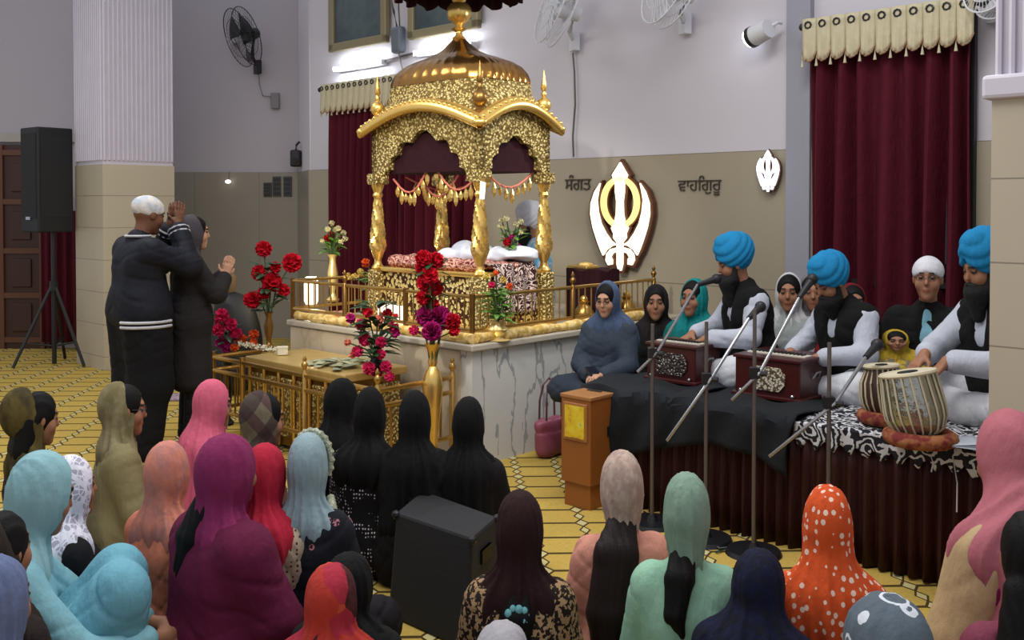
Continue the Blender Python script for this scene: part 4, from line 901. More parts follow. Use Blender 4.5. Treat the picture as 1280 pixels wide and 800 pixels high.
# tablas
def tabla(v, rb, rt, h, mat, label, tilt, cloth=None):
    r = empty('tabla', v, label, 'drum'); T = Euler(tilt).to_matrix().to_4x4()
    pr_ = [(rb * .5, 0), (rb * .82, h * .1), (rb, h * .3), (rb * 1.02, h * .45), (rb * .96, h * .7), (rt * 1.02, h * .93), (rt, h)]
    m = MB(); m.lathe(pr_, (0, 0, 0), 28); bmesh.ops.transform(m.b, matrix=T, verts=m.b.verts); m.make('shell', mat, r, smooth=True)
    hoop = MB(); hoop.tube([T @ Vector((rt * 1.03 * math.cos(k * PI / 16), rt * 1.03 * math.sin(k * PI / 16), h)) for k in range(32)], .009, 6, True); hoop.make('hoop', plain('rawhide', (196, 186, 156), .7), r, smooth=True)
    m = MB(); m.cone(T @ Vector((0, 0, h - .002)), T @ Vector((0, 0, h + .005)), rt, rt, 28); hd_ = m.make('drumhead', plain('drum skin', (206, 196, 170), .6), r)
    m = MB(); m.cone(T @ Vector((0, 0, h + .004)), T @ Vector((0, 0, h + .009)), rt * .4, rt * .38, 20); m.make('black_spot', BLK, hd_)
    for k in range(20):
        a = 2 * PI * k / 20; a2 = a + .12; m = MB(); m.tube([T @ Vector((R_ * math.cos(a + (a2 - a) * i / 6), R_ * math.sin(a + (a2 - a) * i / 6), z_)) for i, (R_, z_) in enumerate([(rt * 1.05, h), (rt * 1.06, h * .9), (rb * 1.0, h * .7), (rb * 1.05, h * .45), (rb * 1.03, h * .3), (rb * .86, h * .1), (rb * .6, h * .02)])], .0042, 5); m.make('strap', MATS['rawhide'], r, smooth=True)
    return r
STEEL = m_gold('steel shell', (150, 150, 140), (176, 176, 166), .15, .2, .9)
v = at_h(1150, 543, SZ + .06); v.z = SZ + .055
tabla(v, .118, .106, .26, STEEL, 'silver drum with pale straps in front of the right-hand turbaned man', (R(-7), R(-9), 0))
v2 = at_h(1112, 528, SZ + .05); v2.z = SZ + .05; v2 += Vector((.03, .12, 0))
tabla(v2, .10, .07, .23, WOOD, 'smaller wooden drum half hidden behind the silver drum', (R(-4), R(-4), 0))
RG = fabric('red drum ring', (116, 42, 40), 'band', (150, 96, 60), 1); 
for c, rr, lb_ in ((v, .115, 'red padded ring under the silver drum'), (v2, .095, 'red padded ring under the smaller drum')):
    o = MB().tube([(rr * math.cos(k * PI / 16), rr * math.sin(k * PI / 16), 0) for k in range(32)], .035, 10, True).make('drum_ring', RG, None, smooth=True); o.location = (c.x, c.y, SZ + .05); o.scale = (1, 1, .9); tag(o, lb_, 'drum ring')
v = at_h(1188, 556, SZ + .03); 
for i in range(4):
    o = MB().sheet(lambda a, b: Vector(((a - .5) * .24, (b - .5) * .15, .004 * math.sin(a * 4 + i))), 8, 4).make('paper_sheet', plain('paper', (170, 178, 190), .7), None, smooth=True, solid=.0015); o.location = (v.x, v.y, SZ + .036 + i * .0045); o.rotation_euler = (0, 0, -.4 + i * .1); tag(o, ('top', 'second', 'third', 'bottom')[3 - i] + ' sheet of the loose papers at the right end of the stage', 'paper', 'papers on the stage')
# microphone stands
MIC = plain('mic grille', (34, 34, 38), .5, .3)
def micstand(px, ytop, ybase, n, label, boom, clampy, micdir, base=True):
    v = at_n(px, ybase, n); u, n_ = un(v); v = W(u, n, 0); r = empty('microphone_stand', v, label, 'microphone stand')
    top = at_n(px, ytop, n) - v
    MB().cone((0, 0, .02), (0, 0, top.z), .010, .009).make('pole', GREYM, r, smooth=True)
    m = MB(); m.cone((0, 0, 0), (0, 0, .02), .13, .12, 24); m.cone((0, 0, .02), (0, 0, .05), .03, .018, 16); m.make('base', BLKP, r, smooth=True)
    c = at_n(px, clampy, n) - v; c.x = c.y = 0
    m = MB(); m.box(c, (.04, .04, .05)); m.cone(c, c + Vector((.05, -.03, 0)), .012, .012, 8); m.make('clamp', BLKP, r)
    a, b = boom; k = .0
    Aw = at_n(*a) - v; Bw = at_n(*b) - v
    MB().tube([Aw, Vector((0.018, -.018, c.z)), Bw], .0085).make('boom_arm', CHROME, r, smooth=True)
    if micdir:
        Mw = at_n(*micdir) - v; d_ = (Mw - Bw).normalized()
        m = MB(); m.cone(Bw, Bw + d_ * .11, .013, .02, 12); m.ball(Bw + d_ * .13, .029, 12); m.make('microphone', MIC, r, smooth=True)
    return r
micstand(815, 405, 640, 4.0, 'microphone stand nearest the donation box, reaching to the left singer', ((797, 465, 3.95), (872, 356, 4.62)), 441, (898, 348, 4.75))
micstand(882, 402, 668, 3.98, 'microphone stand between the two harmoniums', ((834, 551, 3.9), (936, 398, 4.25)), 473, (948, 386, 4.35))
micstand(942, 386, 672, 3.98, 'microphone stand with a round base, reaching to the middle singer', ((915, 500, 3.95), (999, 372, 4.4)), 466, (1016, 348, 4.5))
micstand(1035, 428, 690, 3.98, 'microphone stand rising behind the orange spotted scarf', ((962, 571, 3.9), (1082, 447, 4.2)), 503, (1094, 434, 4.3))
r = empty('cable_coil', at_h(905, 690, .0), 'green and black cables on the carpet by the round microphone base', 'cable')
pp = [at_h(805, 640, .008), at_h(830, 655, .008), at_h(862, 664, .008), at_h(900, 686, .008), at_h(925, 682, .008), at_h(945, 676, .008)]; o_ = r.location
MB().tube([p - o_ for p in pp], .006).make('black_cable', BLKP, r, smooth=True); MB().tube([at_h(895, 690, .01) - o_, at_h(915, 684, .01) - o_, at_h(932, 700, .01) - o_], .006).make('green_cable', plain('green cable', (30, 70, 52), .5), r, smooth=True)
for q_, lb_ in (((1163, 568, 1164, 590), 'thin white cord hanging over the stage edge below the drum'), ((1191, 570, 1196, 640), 'longer white cord hanging over the stage edge at the right')):
    a, b = at_n(q_[0], q_[1], SN - .07), at_n(q_[2], q_[3], SN - .07); o = MB().tube([a, a.lerp(b, .5) + Vector((.01, 0, 0)), b], .003).make('cord', WHITE, None, smooth=True); tag(o, lb_, 'cord')
# bag and basket behind the standing woman, mat
v = at_z(285, 372, 8.2); r = empty('cloth_bundle', Vector((v.x, 8.2, 0)), 'dark bundle with a brown wicker basket on top, behind the standing woman', 'bundle')
o = Vol((-.3, -.25, -.02), (.35, .25, .95), .02).cap((0, 0, .2), (0, 0, .75), .2, .12, k=.1).ell((.12, 0, .45), (.16, .15, .4), .1).half((0, 0, 0), (0, 0, -1)); o.disp(lambda X, Y, Z: .01 * np.sin(X * 20 + Z * 13)); o.make('bundle_cloth', BLK, r)
MB().lathe([(.07, .86), (.09, .9), (.095, 1.0), (.08, 1.02)], (-.02, 0, 0), 18).make('basket', plain('wicker', (104, 84, 58), .8, bump=.5), r, smooth=True)
q = MB().box((0, 0, .01), (.34, .26, .02)).make('folded_shawl', fabric('mauve shawl', (130, 110, 130), 'band', (170, 150, 160)), None, bevel=.006); q.location = at_h(214, 498, 0); tag(q, 'folded mauve shawl lying on the carpet between the standing pair', 'shawl')
# ================================================================ people
SKIN = {'m': (150, 104, 78), 'd': (112, 72, 52), 'l': (186, 140, 112)}
def skinmat():
    t = NT('skin'); a = t.n('ShaderNodeVertexColor', layer_name='Col'); t.set(a.outputs[0], .55, 0, .35)
    t.b.inputs['Subsurface Weight'].default_value = 0; t.bump(t.noise(300, 2), .08, .002); return t.m
SKINM = skinmat(); HAIRB = plain('black hair', (11, 9, 9), .65, var=.3, sc=30, bump=.5, spec=.2); HAIRN = plain('dark brown hair', (30, 16, 14), .6, var=.3, sc=30, bump=.5, spec=.25); BEARD = plain('black beard', (12, 11, 12), .85, bump=.6); HAIRG = plain('greying beard', (90, 86, 84), .9, bump=.5)
LENS = plain('spectacle frame', (24, 22, 24), .3)
def skeleton(pose, lean=0, arms='lap', hp=0, hy=0, hr=0, sw=1):
    """joints in metres, facing +Y. hp/hy/hr: head pitch, yaw, roll in degrees"""
    J = {}; dz = 0
    if pose == 'stand': dz = .82
    piv = Vector((0, 0, .11 + dz)); RT = Matrix.Rotation(R(-lean), 3, 'X')
    T = lambda p: piv + RT @ (Vector((p[0] * sw, p[1], p[2] + dz)) - piv)
    J['T'] = T; J['dz'] = dz
    if pose == 'cross':
        J['leg'] = [((s * .09, 0, .11), (s * .29, .24, .10), (-s * .06, .33, .07), (-s * .16, .30, .05)) for s in (-1, 1)]
    elif pose == 'kneesup':
        J['leg'] = [((s * .09, 0, .11), (s * .09, .35, .42), (s * .08, .38, .06), (s * .11, .56, .035)) for s in (-1, 1)]
    elif pose == 'chair':
        J['leg'] = [((s * .09, 0, .11), (s * .13, .40, .12), (s * .12, .42, -.28), (s * .12, .54, -.30)) for s in (-1, 1)]
    else: J['leg'] = [((s * .09, 0, .90), (s * .10, .02, .49), (s * .10, -.02, .08), (s * .12, .14, .035)) for s in (-1, 1)]
    AR = {'lap': [((s * .17, 0, .505), (s * .23, .07, .29), (s * .07, .24, .17), (-s * .5, .8, -.2)) for s in (-1, 1)],
          'pray': [((s * .17, 0, .505), (s * .21, .16, .30), (s * .035, .25, .41), (-s * .03, .35, 1)) for s in (-1, 1)],
          'pray_high': [((s * .17, 0, .505), (s * .20, .24, .40), (s * .045, .24, .66), (-s * .05, .2, 1)) for s in (-1, 1)],
          'knees': [((s * .17, 0, .505), (s * .27, .22, .30), (s * .06, .50, .29), (-s * .9, .4, -.1)) for s in (-1, 1)]}
    if isinstance(arms, str): arms = AR[arms]
    J['arm'] = [(T(a), T(b), T(c), RT @ Vector(d).normalized()) for a, b, c, d in arms]
    J['hc'] = T((0, .035, .745)); J['HR'] = RT @ Matrix.Rotation(R(hy), 3, 'Z') @ Matrix.Rotation(R(-hp), 3, 'X') @ Matrix.Rotation(R(hr), 3, 'Y')
    neck = T((0, .01, .60)); J['neck'] = neck; J['hc'] = neck + J['HR'] @ (RT.inverted() @ (J['hc'] - neck))
    return J
def hand(v, wr, d, side, curl=.5, r=.0085, k=.006, nrm=None):
    d = d.normalized(); nrm = Vector(nrm).normalized() if nrm else Vector((0, 0, 1)); s = d.cross(nrm)
    s = s.normalized() if s.length > .1 else Vector((1, 0, 0)); nrm = s.cross(d).normalized(); s = s * side
    pc = wr + d * .05; v.cap(wr, wr + d * .02, .024, .024, k=.02)
    for o in (-.024, -.008, .008, .024): v.cap(wr + d * .015 + s * o * .6, wr + d * .085 + s * o, .014, .0115, k=.014)
    for i, (o, L) in enumerate(((-.027, .058), (-.009, .068), (.009, .074), (.028, .066))):
        b = wr + d * .088 + s * o; c1 = (d - nrm * curl * .7).normalized(); c2 = (d * (1 - curl) - nrm * curl * 1.3).normalized()
        m_ = b + c1 * L * .5 + s * o * .1; v.cap(b, m_, r, r * .95, k=k); v.cap(m_, m_ + c2 * L * .5, r * .95, r * .8, k=k)
    tb_ = wr + d * .03 + s * .03; t1 = tb_ + (d * .6 + s * .8 - nrm * .3).normalized() * .035; v.cap(tb_, t1, .0125, .0105, k=.012); v.cap(t1, t1 + (d * .9 + s * .3 - nrm * .4).normalized() * .03, .010, .0085, k=k)
def bounds(J, pad=.14):
    P = [J['hc'] + Vector((0, 0, .05)), J['hc']] + [Vector(p) for l in J['leg'] for p in l] + [Vector(a[i]) for a in J['arm'] for i in range(3)] + [a[2] + a[3] * .16 for a in J['arm']] + [J['T']((s * .2, y, z)) for s in (-1, 1) for y in (-.1, .1) for z in (.05, .55)]
    lo = [min(p[i] for p in P) - pad for i in range(3)]; hi = [max(p[i] for p in P) + pad for i in range(3)]; return lo, hi
def body(J, h, skin, girl, fem, eyes=True, female=False):
    lo, hi = bounds(J, .1); lo[2] = max(lo[2], -.45); v = Vol(lo, hi, h); T = J['T']; q = lambda *p: T(p)
    v.cap(q(-.06, 0, .12), q(.06, 0, .12), .115, k=.04).cap(q(-.035, .0, .25), q(.035, .0, .25), .095, k=.06).cap(q(-.065, 0, .41), q(.065, 0, .41), .095, k=.06).cap(q(-.14, 0, .505), q(.14, 0, .505), .05, k=.06)
    v.cap(q(0, -.005, .53), J['hc'] - J['HR'] @ Vector((0, .02, .06)), .05, .048, k=.03)
    for hp_, kn, an, ft in J['leg']:
        v.cap(hp_, kn, .085, .055, k=.04).cap(kn, an, .052, .036, k=.03).cap(an, ft, .036, .026, k=.02)
    for i, (a, b, c, d) in enumerate(J['arm']):
        v.cap(a, b, .045, .036, k=.03).cap(b, c, .036, .025, k=.02); hand(v, c, d, 1 if i == 0 else -1, nrm=J.get('hn', (0, 0, 1)), curl=J.get('curl', .45))
    hc, HR = J['hc'], J['HR']; X = lambda *p: hc + HR @ Vector(p)
    v.ell(X(0, -.012, .02), (.074, .092, .092), .02, HR).ell(X(0, .025, -.045), (.058, .062, .068), .03, HR).cap(X(0, .06, -.095), X(0, .062, -.098), .022, k=.03)
    v.cap(X(0, .08, .018), X(0, .098, -.022), .008, .0115, k=.014).cap(X(-.028, .074, .03), X(.028, .074, .03), .014, k=.015)
    for s in (-1, 1):
        v.ell(X(s * .031, .088, .008), (.017, .014, .012), .008, HR, sub=True).ell(X(s * .031, .074, .007), (.014, .013, .011), .004, HR)
        v.ell(X(s * .074, -.006, -.005), (.010, .019, .03), .008, HR).ell(X(s * .04, .055, -.03), (.024, .026, .026), .02, HR)
    v.ell(X(0, .081, -.056), (.021, .011, .0055), .007, HR).ell(X(0, .079, -.066), (.018, .012, .006), .007, HR)
    sc_ = np.array(lin(SKIN[skin])[:3]); HRn = np.array(HR); hcn = np.array(hc)
    def colfn(P):
        Lc = (P - hcn) @ HRn; c = np.tile(np.append(sc_, 1), (len(P), 1))
        f = Lc[:, 1] > .04
        lips = f & (np.abs(Lc[:, 0]) < .021) & (np.abs(Lc[:, 2] + .061) < .008) & (Lc[:, 1] > .075); c[lips, :3] = sc_ * [.72, .5, .5]
        brow = f & (np.abs(np.abs(Lc[:, 0]) - .031) < .019) & (np.abs(Lc[:, 2] - .031) < .006); c[brow, :3] = (.02, .015, .012)
        eye = f & (np.abs(np.abs(Lc[:, 0]) - .031) < .014) & (np.abs(Lc[:, 2] - .007) < .0065); c[eye, :3] = (.035, .025, .022)
        iris = f & (np.abs(np.abs(Lc[:, 0]) - .031) < .006) & (np.abs(Lc[:, 2] - .007) < .0065); c[iris, :3] = (.02, .015, .012)
        nl = (np.linalg.norm(P - hcn, axis=1) > .35) & False; return c
    return v, colfn
def fold(seed, f=5, amp=.010, hz=None):
    a, b, c = random.Random(seed).uniform(0, 6), random.Random(seed + 1).uniform(0, 6), random.Random(seed + 2).uniform(.6, 1.4)
    def fn(X, Y, Z):
        th = np.arctan2(Y + .001, X)
        S = lambda p: (.5 + .5 * np.sin(p)) ** 2
        if hz is not None:
            dn = np.clip((hz + .08 - Z) / .25, .3, 1.4)
            return -amp * dn * (S(11 * th * c + 3 * Z + a + 1.2 * np.sin(5 * Z + b)) + .6 * S(19 * th + 9 * Z + b + 1.5 * np.sin(6 * Z + 3 * X)) - .5)
        s_ = np.where(X > 0, 1, -1)
        r1 = S(26 * Z + 22 * X * s_ + 5 * Y + 1.6 * np.sin(6 * X + 7 * Y + b) + a)
        r2 = S(f * th * c * 2 + 3 * Z + b + 1.8 * np.sin(8 * Z + a))
        r3 = S(38 * Z - 16 * X * s_ + 2.2 * np.sin(9 * X + 8 * Z + a)) * (.5 + .5 * np.sin(7 * X + 9 * Z + b))
        m1 = .35 + .65 * (.5 + .5 * np.sin(9 * X + 6 * Y - 8 * Z + b))
        G_ = lambda p: np.exp(-(np.sin(p) / .3) ** 2)
        m2 = np.clip(1.8 * np.sin(8 * Z - 7 * X + 5 * Y + a) * .5 + .5, 0, 1); m1 = np.clip(m1 * 2 - .9, 0, 1)
        c1 = G_(27 * Z + 25 * X * s_ + 6 * Y + 1.8 * np.sin(6 * X + 7 * Y + b) + a) * m1
        c2 = G_(33 * Z - 13 * X * s_ - 8 * Y + 2.0 * np.sin(7 * X + 5 * Z + a) + b) * m2
        return -amp * (r1 * .2 + r2 * .3 + r3 * .2 - .3) + amp * (.65 * c1 + .55 * c2)
    return fn
def garment(J, name, mat, par, h, d=.02, dress=0, sleeves=.92, legs=.0, seed=1, skirt=0, vneck=False, armhole=False, zlow=None, open_front=0, torso=True, wide=0):
    lo, hi = bounds(J, .16); v = Vol(lo, hi, h); T = J['T']; q = lambda *p: T(p)
    if torso:
        v.cap(q(-.065, 0, .12), q(.065, 0, .12), .12 + d + wide, k=.05).cap(q(-.04, .0, .25), q(.04, .0, .25), .10 + d + wide, k=.07).cap(q(-.07, 0, .41), q(.07, 0, .41), .10 + d, k=.07).cap(q(-.14, 0, .505), q(.14, 0, .505), .052 + d, k=.06).cap(q(0, -.01, .52), q(0, 0, .575), .058 + d * .5, k=.04)
    if sleeves:
        for a, b, c, _ in J['arm']:
            v.cap(a, b, .047 + d, .042 + d, k=.04); e = b.lerp(c, min(1, (sleeves - .5) * 2)) if sleeves > .5 else None
            if e: v.cap(b, e, .041 + d, .032 + d * 1.1, k=.03)
    if legs:
        for hp_, kn, an, ft in J['leg']:
            hp_, kn, an = Vector(hp_), Vector(kn), Vector(an)
            v.cap(hp_, kn, .09 + d * 1.4, .068 + d * 1.4, k=.07)
            if legs > .5: v.cap(kn, kn.lerp(an, min(1, (legs - .5) * 2)), .062 + d * 1.3, .045 + d * 1.2, k=.06)
    if dress: v.cap((-.05, 0, .9), (-.07, 0, dress + .1), .14, .15, k=.06).cap((.05, 0, .9), (.07, 0, dress + .1), .14, .15, k=.06).half((0, 0, dress), (0, 0, -1), .01)
    if skirt: v.ell((0, .1, .05 + J['dz'] * .0), (.34, .30, .10), .08)
    if zlow is not None: v.half((0, 0, zlow), (0, 0, -1))
    v.disp(fold(seed))
    if open_front:
        a, b = q(0, .2, .2), q(0, .13, .56); v.cap(a, b, open_front * .5, open_front, k=.01, sub=True)
    if J['dz'] == 0 and not J.get('chair'): v.half((0, 0, .006), (0, 0, -1), .0)
    return v.make(name, mat, par)
def scarf(J, mat, par, h, length=.35, open_=1.0, slip=0, width=.0, seed=1, name='headscarf', tight=0, sheer=0, shoulder=True, back=0, trim=None):
    hc, HR, T = J['hc'], J['HR'], J['T']; X = lambda *p: hc + HR @ Vector(p)
    lo, hi = bounds(J, .2); v = Vol([min(lo[0], -.33), lo[1], lo[2]], [max(hi[0], .33), hi[1], hi[2] + .03], h); q = lambda *p: T(p)
    v.ell(X(0, -.02 - slip, .018), (.089 - tight, .112 - tight, .1135 - tight), .02, HR).ell(X(0, -.0 - slip * .6, -.03), (.08 - tight, .085, .10), .03, HR)
    v.cap(X(0, -.035, -.03), q(0, -.02, .57), .078 - tight, .078 + width, k=.035)
    if shoulder: v.cap(q(-.10 - width, -.01, .51), q(.10 + width, -.01, .51), .09, k=.07)
    if length > .06:
        w2 = .10 + width
        zb = .55 - length
        for s in (-1, 1): v.cap(q(s * .06, -.05, .50), q(s * w2, -.08 - back, zb + .09), .098, .09, k=.08)
    v.ell(X(0, .118, -.02), (.062 * open_, .092, .115 * open_), .012, HR, sub=True)
    v.cap(X(0, .13, -.02), q(0, .18, .45), .05 * open_, .02, k=.012, sub=True)
    if slip: v.half(X(0, .045 - slip, .06), HR @ Vector((0, 1, .55)), .01)
    v.disp(fold(seed + 40, 6, .0125, hc.z))
    o = v.make(name, mat, par)
    return o
def hairpiece(J, mat, par, h, tail=None, bun=False, name='hair', cap=True):
    hc, HR, T = J['hc'], J['HR'], J['T']; X = lambda *p: hc + HR @ Vector(p)
    lo, hi = bounds(J, .22); v = Vol(lo, hi, h)
    if cap:
        v.ell(X(0, -.016, .02), (.081, .1025, .1015), .02, HR).ell(X(0, -.035, -.03), (.074, .07, .085), .03, HR)
        v.ell(X(0, .126, -.03), (.069, .10, .118), .008, HR, sub=True)
    if tail:
        P = [X(*p) for p in tail[0]]; r = tail[1]
        for a, b, ra, rb in zip(P, P[1:], r, r[1:]):
            for o in (-.4, 0, .4): w = Vector((o, 0, 0)); v.cap(a + w * ra * 1.4, b + w * rb * 1.6, ra, rb, k=.012)
    if tail: v.disp(lambda X_, Y, Z: .0018 * np.sin(X_ * 190 + 2.5 * np.sin(Z * 20)))
    return v.make(name, mat, par)
def turban(J, mat, par, h, small=False, seed=0):
    hc, HR = J['hc'], J['HR']; X = lambda *p: hc + HR @ Vector(p); v = Vol([hc[i] - .25 for i in range(3)], [hc[i] + .28 for i in range(3)], h)
    R2 = HR @ Matrix.Rotation(R(-24), 3, 'X')
    if small: v.ell(X(0, -.016, .04), (.088, .108, .082), .02, HR).half(X(0, .09, .036), HR @ Vector((0, .5, -.94)), .006)
    else:
        v.ell(X(0, -.03, .075), (.106, .13, .12), .03, R2).ell(X(0, -.01, .03), (.09, .10, .085), .04, HR).ell(X(0, .02, .125), (.045, .075, .062), .05, HR)
        v.half(X(0, .09, .036), HR @ Vector((0, .8, -.9)), .006)
        v.ell(X(0, .108, .045), (.018, .03, .035), .012, HR, sub=True)
    A = np.array(HR); c = np.array(hc)
    def dp(X_, Y, Z):
        x = X_ - c[0]; y = Y - c[1]; z = Z - c[2]; lx = x * A[0][0] + y * A[1][0] + z * A[2][0]; ly = x * A[0][1] + y * A[1][1] + z * A[2][1]; lz = x * A[0][2] + y * A[1][2] + z * A[2][2]
        ph = (lz * 1.0 + ly * .55 - .0) * (62 if not small else 40) + np.abs(lx) * 44; return .0068 * (1 - np.abs(np.sin(ph))) * (1 if not small else .5)
    v.disp(dp); return v.make('turban' if not small else 'head_covering', mat, par)
def beard(J, mat, par, h, long=.1):
    hc, HR = J['hc'], J['HR']; X = lambda *p: hc + HR @ Vector(p); v = Vol([hc[i] - .3 for i in range(3)], [hc[i] + .2 for i in range(3)], h)
    v.ell(X(0, .036, -.096), (.06, .053, .048), .025, HR).cap(X(0, .07, -.10), X(0, .075, -.11 - long), .055, .035, k=.05)
    for s in (-1, 1): v.cap(X(s * .066, .01, -.01), X(s * .054, .03, -.085), .014, .026, k=.02).cap(X(s * .006, .104, -.046), X(s * .034, .09, -.058), .008, .007, k=.008)
    v.disp(lambda a, b, c: .002 * np.sin(a * 300 + 3 * np.sin(c * 60)) * np.sin(c * 170 + b * 90)); return v.make('beard', mat, par)
def glasses(J, par):
    hc, HR = J['hc'], J['HR']; X = lambda *p: hc + HR @ Vector(p); m = MB()
    for s in (-1, 1):
        m.tube([X(s * .032 + .021 * math.cos(a * PI / 6), .098, .006 + .015 * math.sin(a * PI / 6)) for a in range(12)], .0016, 5, True); m.tube([X(s * .052, .096, .01), X(s * .078, .02, .01)], .0016, 5)
    m.tube([X(-.011, .1, .01), X(.011, .1, .01)], .0016, 5); return m.make('spectacles', LENS, par)
PEOPLE = 0
def person(label, where, top, base=0, hd_=0, pose='cross', lean=0, arms='lap', hp=0, hy=0, hr=0, skin='m', h=.011, hc=.0115, q=.9, nom=None, group=None, hn=None, curl=None, cloth=(), cat='woman', sw=None):
    """where: world x, y of the seat; top: height of the crown"""
    global PEOPLE; PEOPLE += 1
    J = skeleton(pose, lean, arms, hp, hy, hr, (.86 if cat == 'woman' else 1) if sw is None else sw)
    if hn: J['hn'] = hn
    if curl is not None: J['curl'] = curl
    if pose == 'chair' : J['chair'] = 1
    v, cf = body(J, h, skin, 0, 0); o = v.make('person', SKINM, None, cf); crown = J['hc'].z + .115
    sz = (top - base) / crown if pose != 'chair' else (top - base) / crown
    o.scale = (q, q, sz); o.rotation_euler = (0, 0, -R(hd_))
    hx = Vector((J['hc'].x * q, J['hc'].y * q, 0)); hx.rotate(Euler((0, 0, -R(hd_))))
    o.location = (where[0] - hx.x, where[1] - hx.y, base); tag(o, label, cat, group)
    for i, (kind, kw) in enumerate(cloth):
        kw = dict(kw); mt = kw.pop('mat'); 
        if kind == 'g': garment(J, kw.pop('name', 'tunic'), mt, o, kw.pop('h', hc), seed=PEOPLE * 7 + i, **kw)
        elif kind == 's': scarf(J, mt, o, kw.pop('h', hc * .9), seed=PEOPLE * 5 + i, **kw)
        elif kind == 'hair': hairpiece(J, mt, o, kw.pop('h', .009), **kw)
        elif kind == 't': turban(J, mt, o, .0065, **kw)
        elif kind == 'b': beard(J, mt, o, .007, **kw)
        elif kind == 'gl': glasses(J, o)
    return o, J
def G(mat, **k): return ('g', dict(mat=mat, **k))
def S(mat, **k): return ('s', dict(mat=mat, **k))
def HA(mat=None, **k): return ('hair', dict(mat=mat or HAIRB, **k))
fb = fabric
BLKC = fb('black abaya', (17, 16, 18), rough=.9); BLKS = fb('black scarf', (11, 11, 13), rough=.9); SHAL = fb('white trousers', (206, 208, 214))
DKT = fb('dark trousers', (26, 24, 30))
def seat(px, py, top): v = at_h(px, py, top); return (v.x, v.y)
# ---- audience, seated on the carpet
T0 = .80
def aud(label, px, py, hd_, cloth, top=T0, **k):
    k.setdefault('q', .74); k.setdefault('hc', .009 if py > 540 else .011)
    return person(label, seat(px, py, top), top, 0, hd_, cloth=cloth, **k)
Nn = dict(name='trousers', torso=False, sleeves=0, legs=1)
aud('woman in dark maroon with an olive-gold scarf slipping off black hair, far left', 50, 491, 50, [G(fb('maroon kameez', (48, 16, 22)), d=.02), G(DKT, **Nn), HA(tail=([(0, -.07, -.02), (.0, -.08, -.15), (0, -.03, -.3)], [.06, .06, .03])), S(fb('olive gold scarf', (92, 80, 40), 'band', (60, 52, 30), .4), slip=.09, length=.0)], lean=4, hp=6, h=.008)
aud('seated woman in a long light blue scarf and kameez hugging her raised knees', 55, 571, 66, [G(fb('light blue kameez', (128, 180, 192)), d=.022, sleeves=.85), G(fb('light blue trousers', (112, 172, 190)), d=.022, **Nn), HA(tail=([(0, -.08, -.12), (0, -.1, -.25)], [.05, .045])), S(fb('pale blue scarf', (140, 182, 190)), length=.2, width=-.01, back=-.01)], pose='kneesup', arms='knees', hp=12, hy=22, lean=4, h=.006, hn=(0, 0, 1), top=.84, hc=.007, q=.84)
aud('woman in a white lace scarf just behind the woman in light blue', 91, 573, 50, [G(fb('black kameez', (20, 20, 24))), G(DKT, **Nn), S(fb('white lace scarf', (176, 172, 190), 'lace', (222, 222, 232), .8), length=.3)], top=.74)
aud('woman with black hair and a brown scarf cut by the left edge', 4, 640, 20, [G(fb('dark brown kameez', (38, 30, 28))), G(DKT, **Nn), HA(tail=([(0, -.08, -.05), (.0, -.1, -.16), (0, -.1, -.3)], [.07, .07, .06])), S(fb('dusky scarf', (46, 38, 34)), slip=.08, length=.1)], top=.78)
aud('woman in a grey-blue scarf and blue paisley kameez in the bottom left corner', -2, 700, 30, [G(fb('paisley kameez', (24, 30, 60), 'paisley', (150, 160, 196), .9, c3=(70, 100, 140))), G(DKT, **Nn), S(fb('grey blue scarf', (100, 112, 148)), length=.42, width=.03)], top=.76)
aud('woman in spectacles with an olive-beige scarf and shawl', 160, 482, 62, [G(fb('olive shawl', (142, 132, 94)), d=.045, wide=.02), G(DKT, **Nn), HA(), S(fb('olive striped scarf', (116, 108, 74), 'band', (140, 130, 98), .35), slip=.045, length=.04, width=.02), ('gl', dict(mat=None))], hp=4, hy=-6, skin='m', h=.006, lean=2)
aud('woman in a peach scarf and peach kameez between the olive and the purple woman', 212, 555, 25, [G(fb('peach kameez', (206, 124, 96)), d=.03), G(DKT, **Nn), S(fb('peach scarf', (208, 132, 110), 'band', (178, 120, 112), .6), length=.05)], top=.76)
aud('woman in a rose pink scarf with a white border beside the brass railing', 268, 478, 60, [G(fb('rose kameez', (150, 56, 84)), d=.03), G(DKT, **Nn), S(fb('rose pink scarf', (212, 98, 124)), length=.4, width=.05), ], h=.006, hp=4)
aud('broad woman in a plum purple kameez and magenta scarf with long black hair', 287, 547, 40, [G(fb('plum kameez', (98, 22, 58)), d=.05, wide=.02), G(fb('plum trousers', (84, 18, 48)), **Nn), HA(tail=([(-.02, -.08, -.10), (-.05, -.13, -.2), (-.06, -.16, -.32)], [.04, .035, .02])), S(fb('magenta scarf', (128, 38, 84)), length=.0)], top=.84, q=.92)
aud('woman in a brown and grey plaid scarf seen in profile before the brass railing', 333, 493, 55, [G(fb('brown kameez', (96, 62, 56)), d=.03), G(DKT, **Nn), HA(), S(fb('plaid scarf', (112, 104, 84), 'plaid', (86, 66, 62), 1, c3=(56, 44, 44)), slip=.03, length=.2)], h=.006, hp=6)
aud('woman in a crimson scarf over a beige dotted kameez', 333, 558, 20, [G(fb('beige dotted kameez', (186, 168, 144), 'smalldots', (70, 50, 44), .8), d=.03), G(DKT, **Nn), S(fb('crimson scarf', (176, 32, 56)), length=.12, width=.01)], top=.77)
v, J = aud('woman in a pale grey-blue scarf edged with cream lace, black floral kameez', 386, 545, 8, [G(fb('black floral kameez', (22, 24, 32), 'floral', (170, 110, 120), 1), d=.035), G(DKT, **Nn), S(fb('pale grey blue scarf', (142, 164, 170)), length=.02, width=.0)], top=.80)
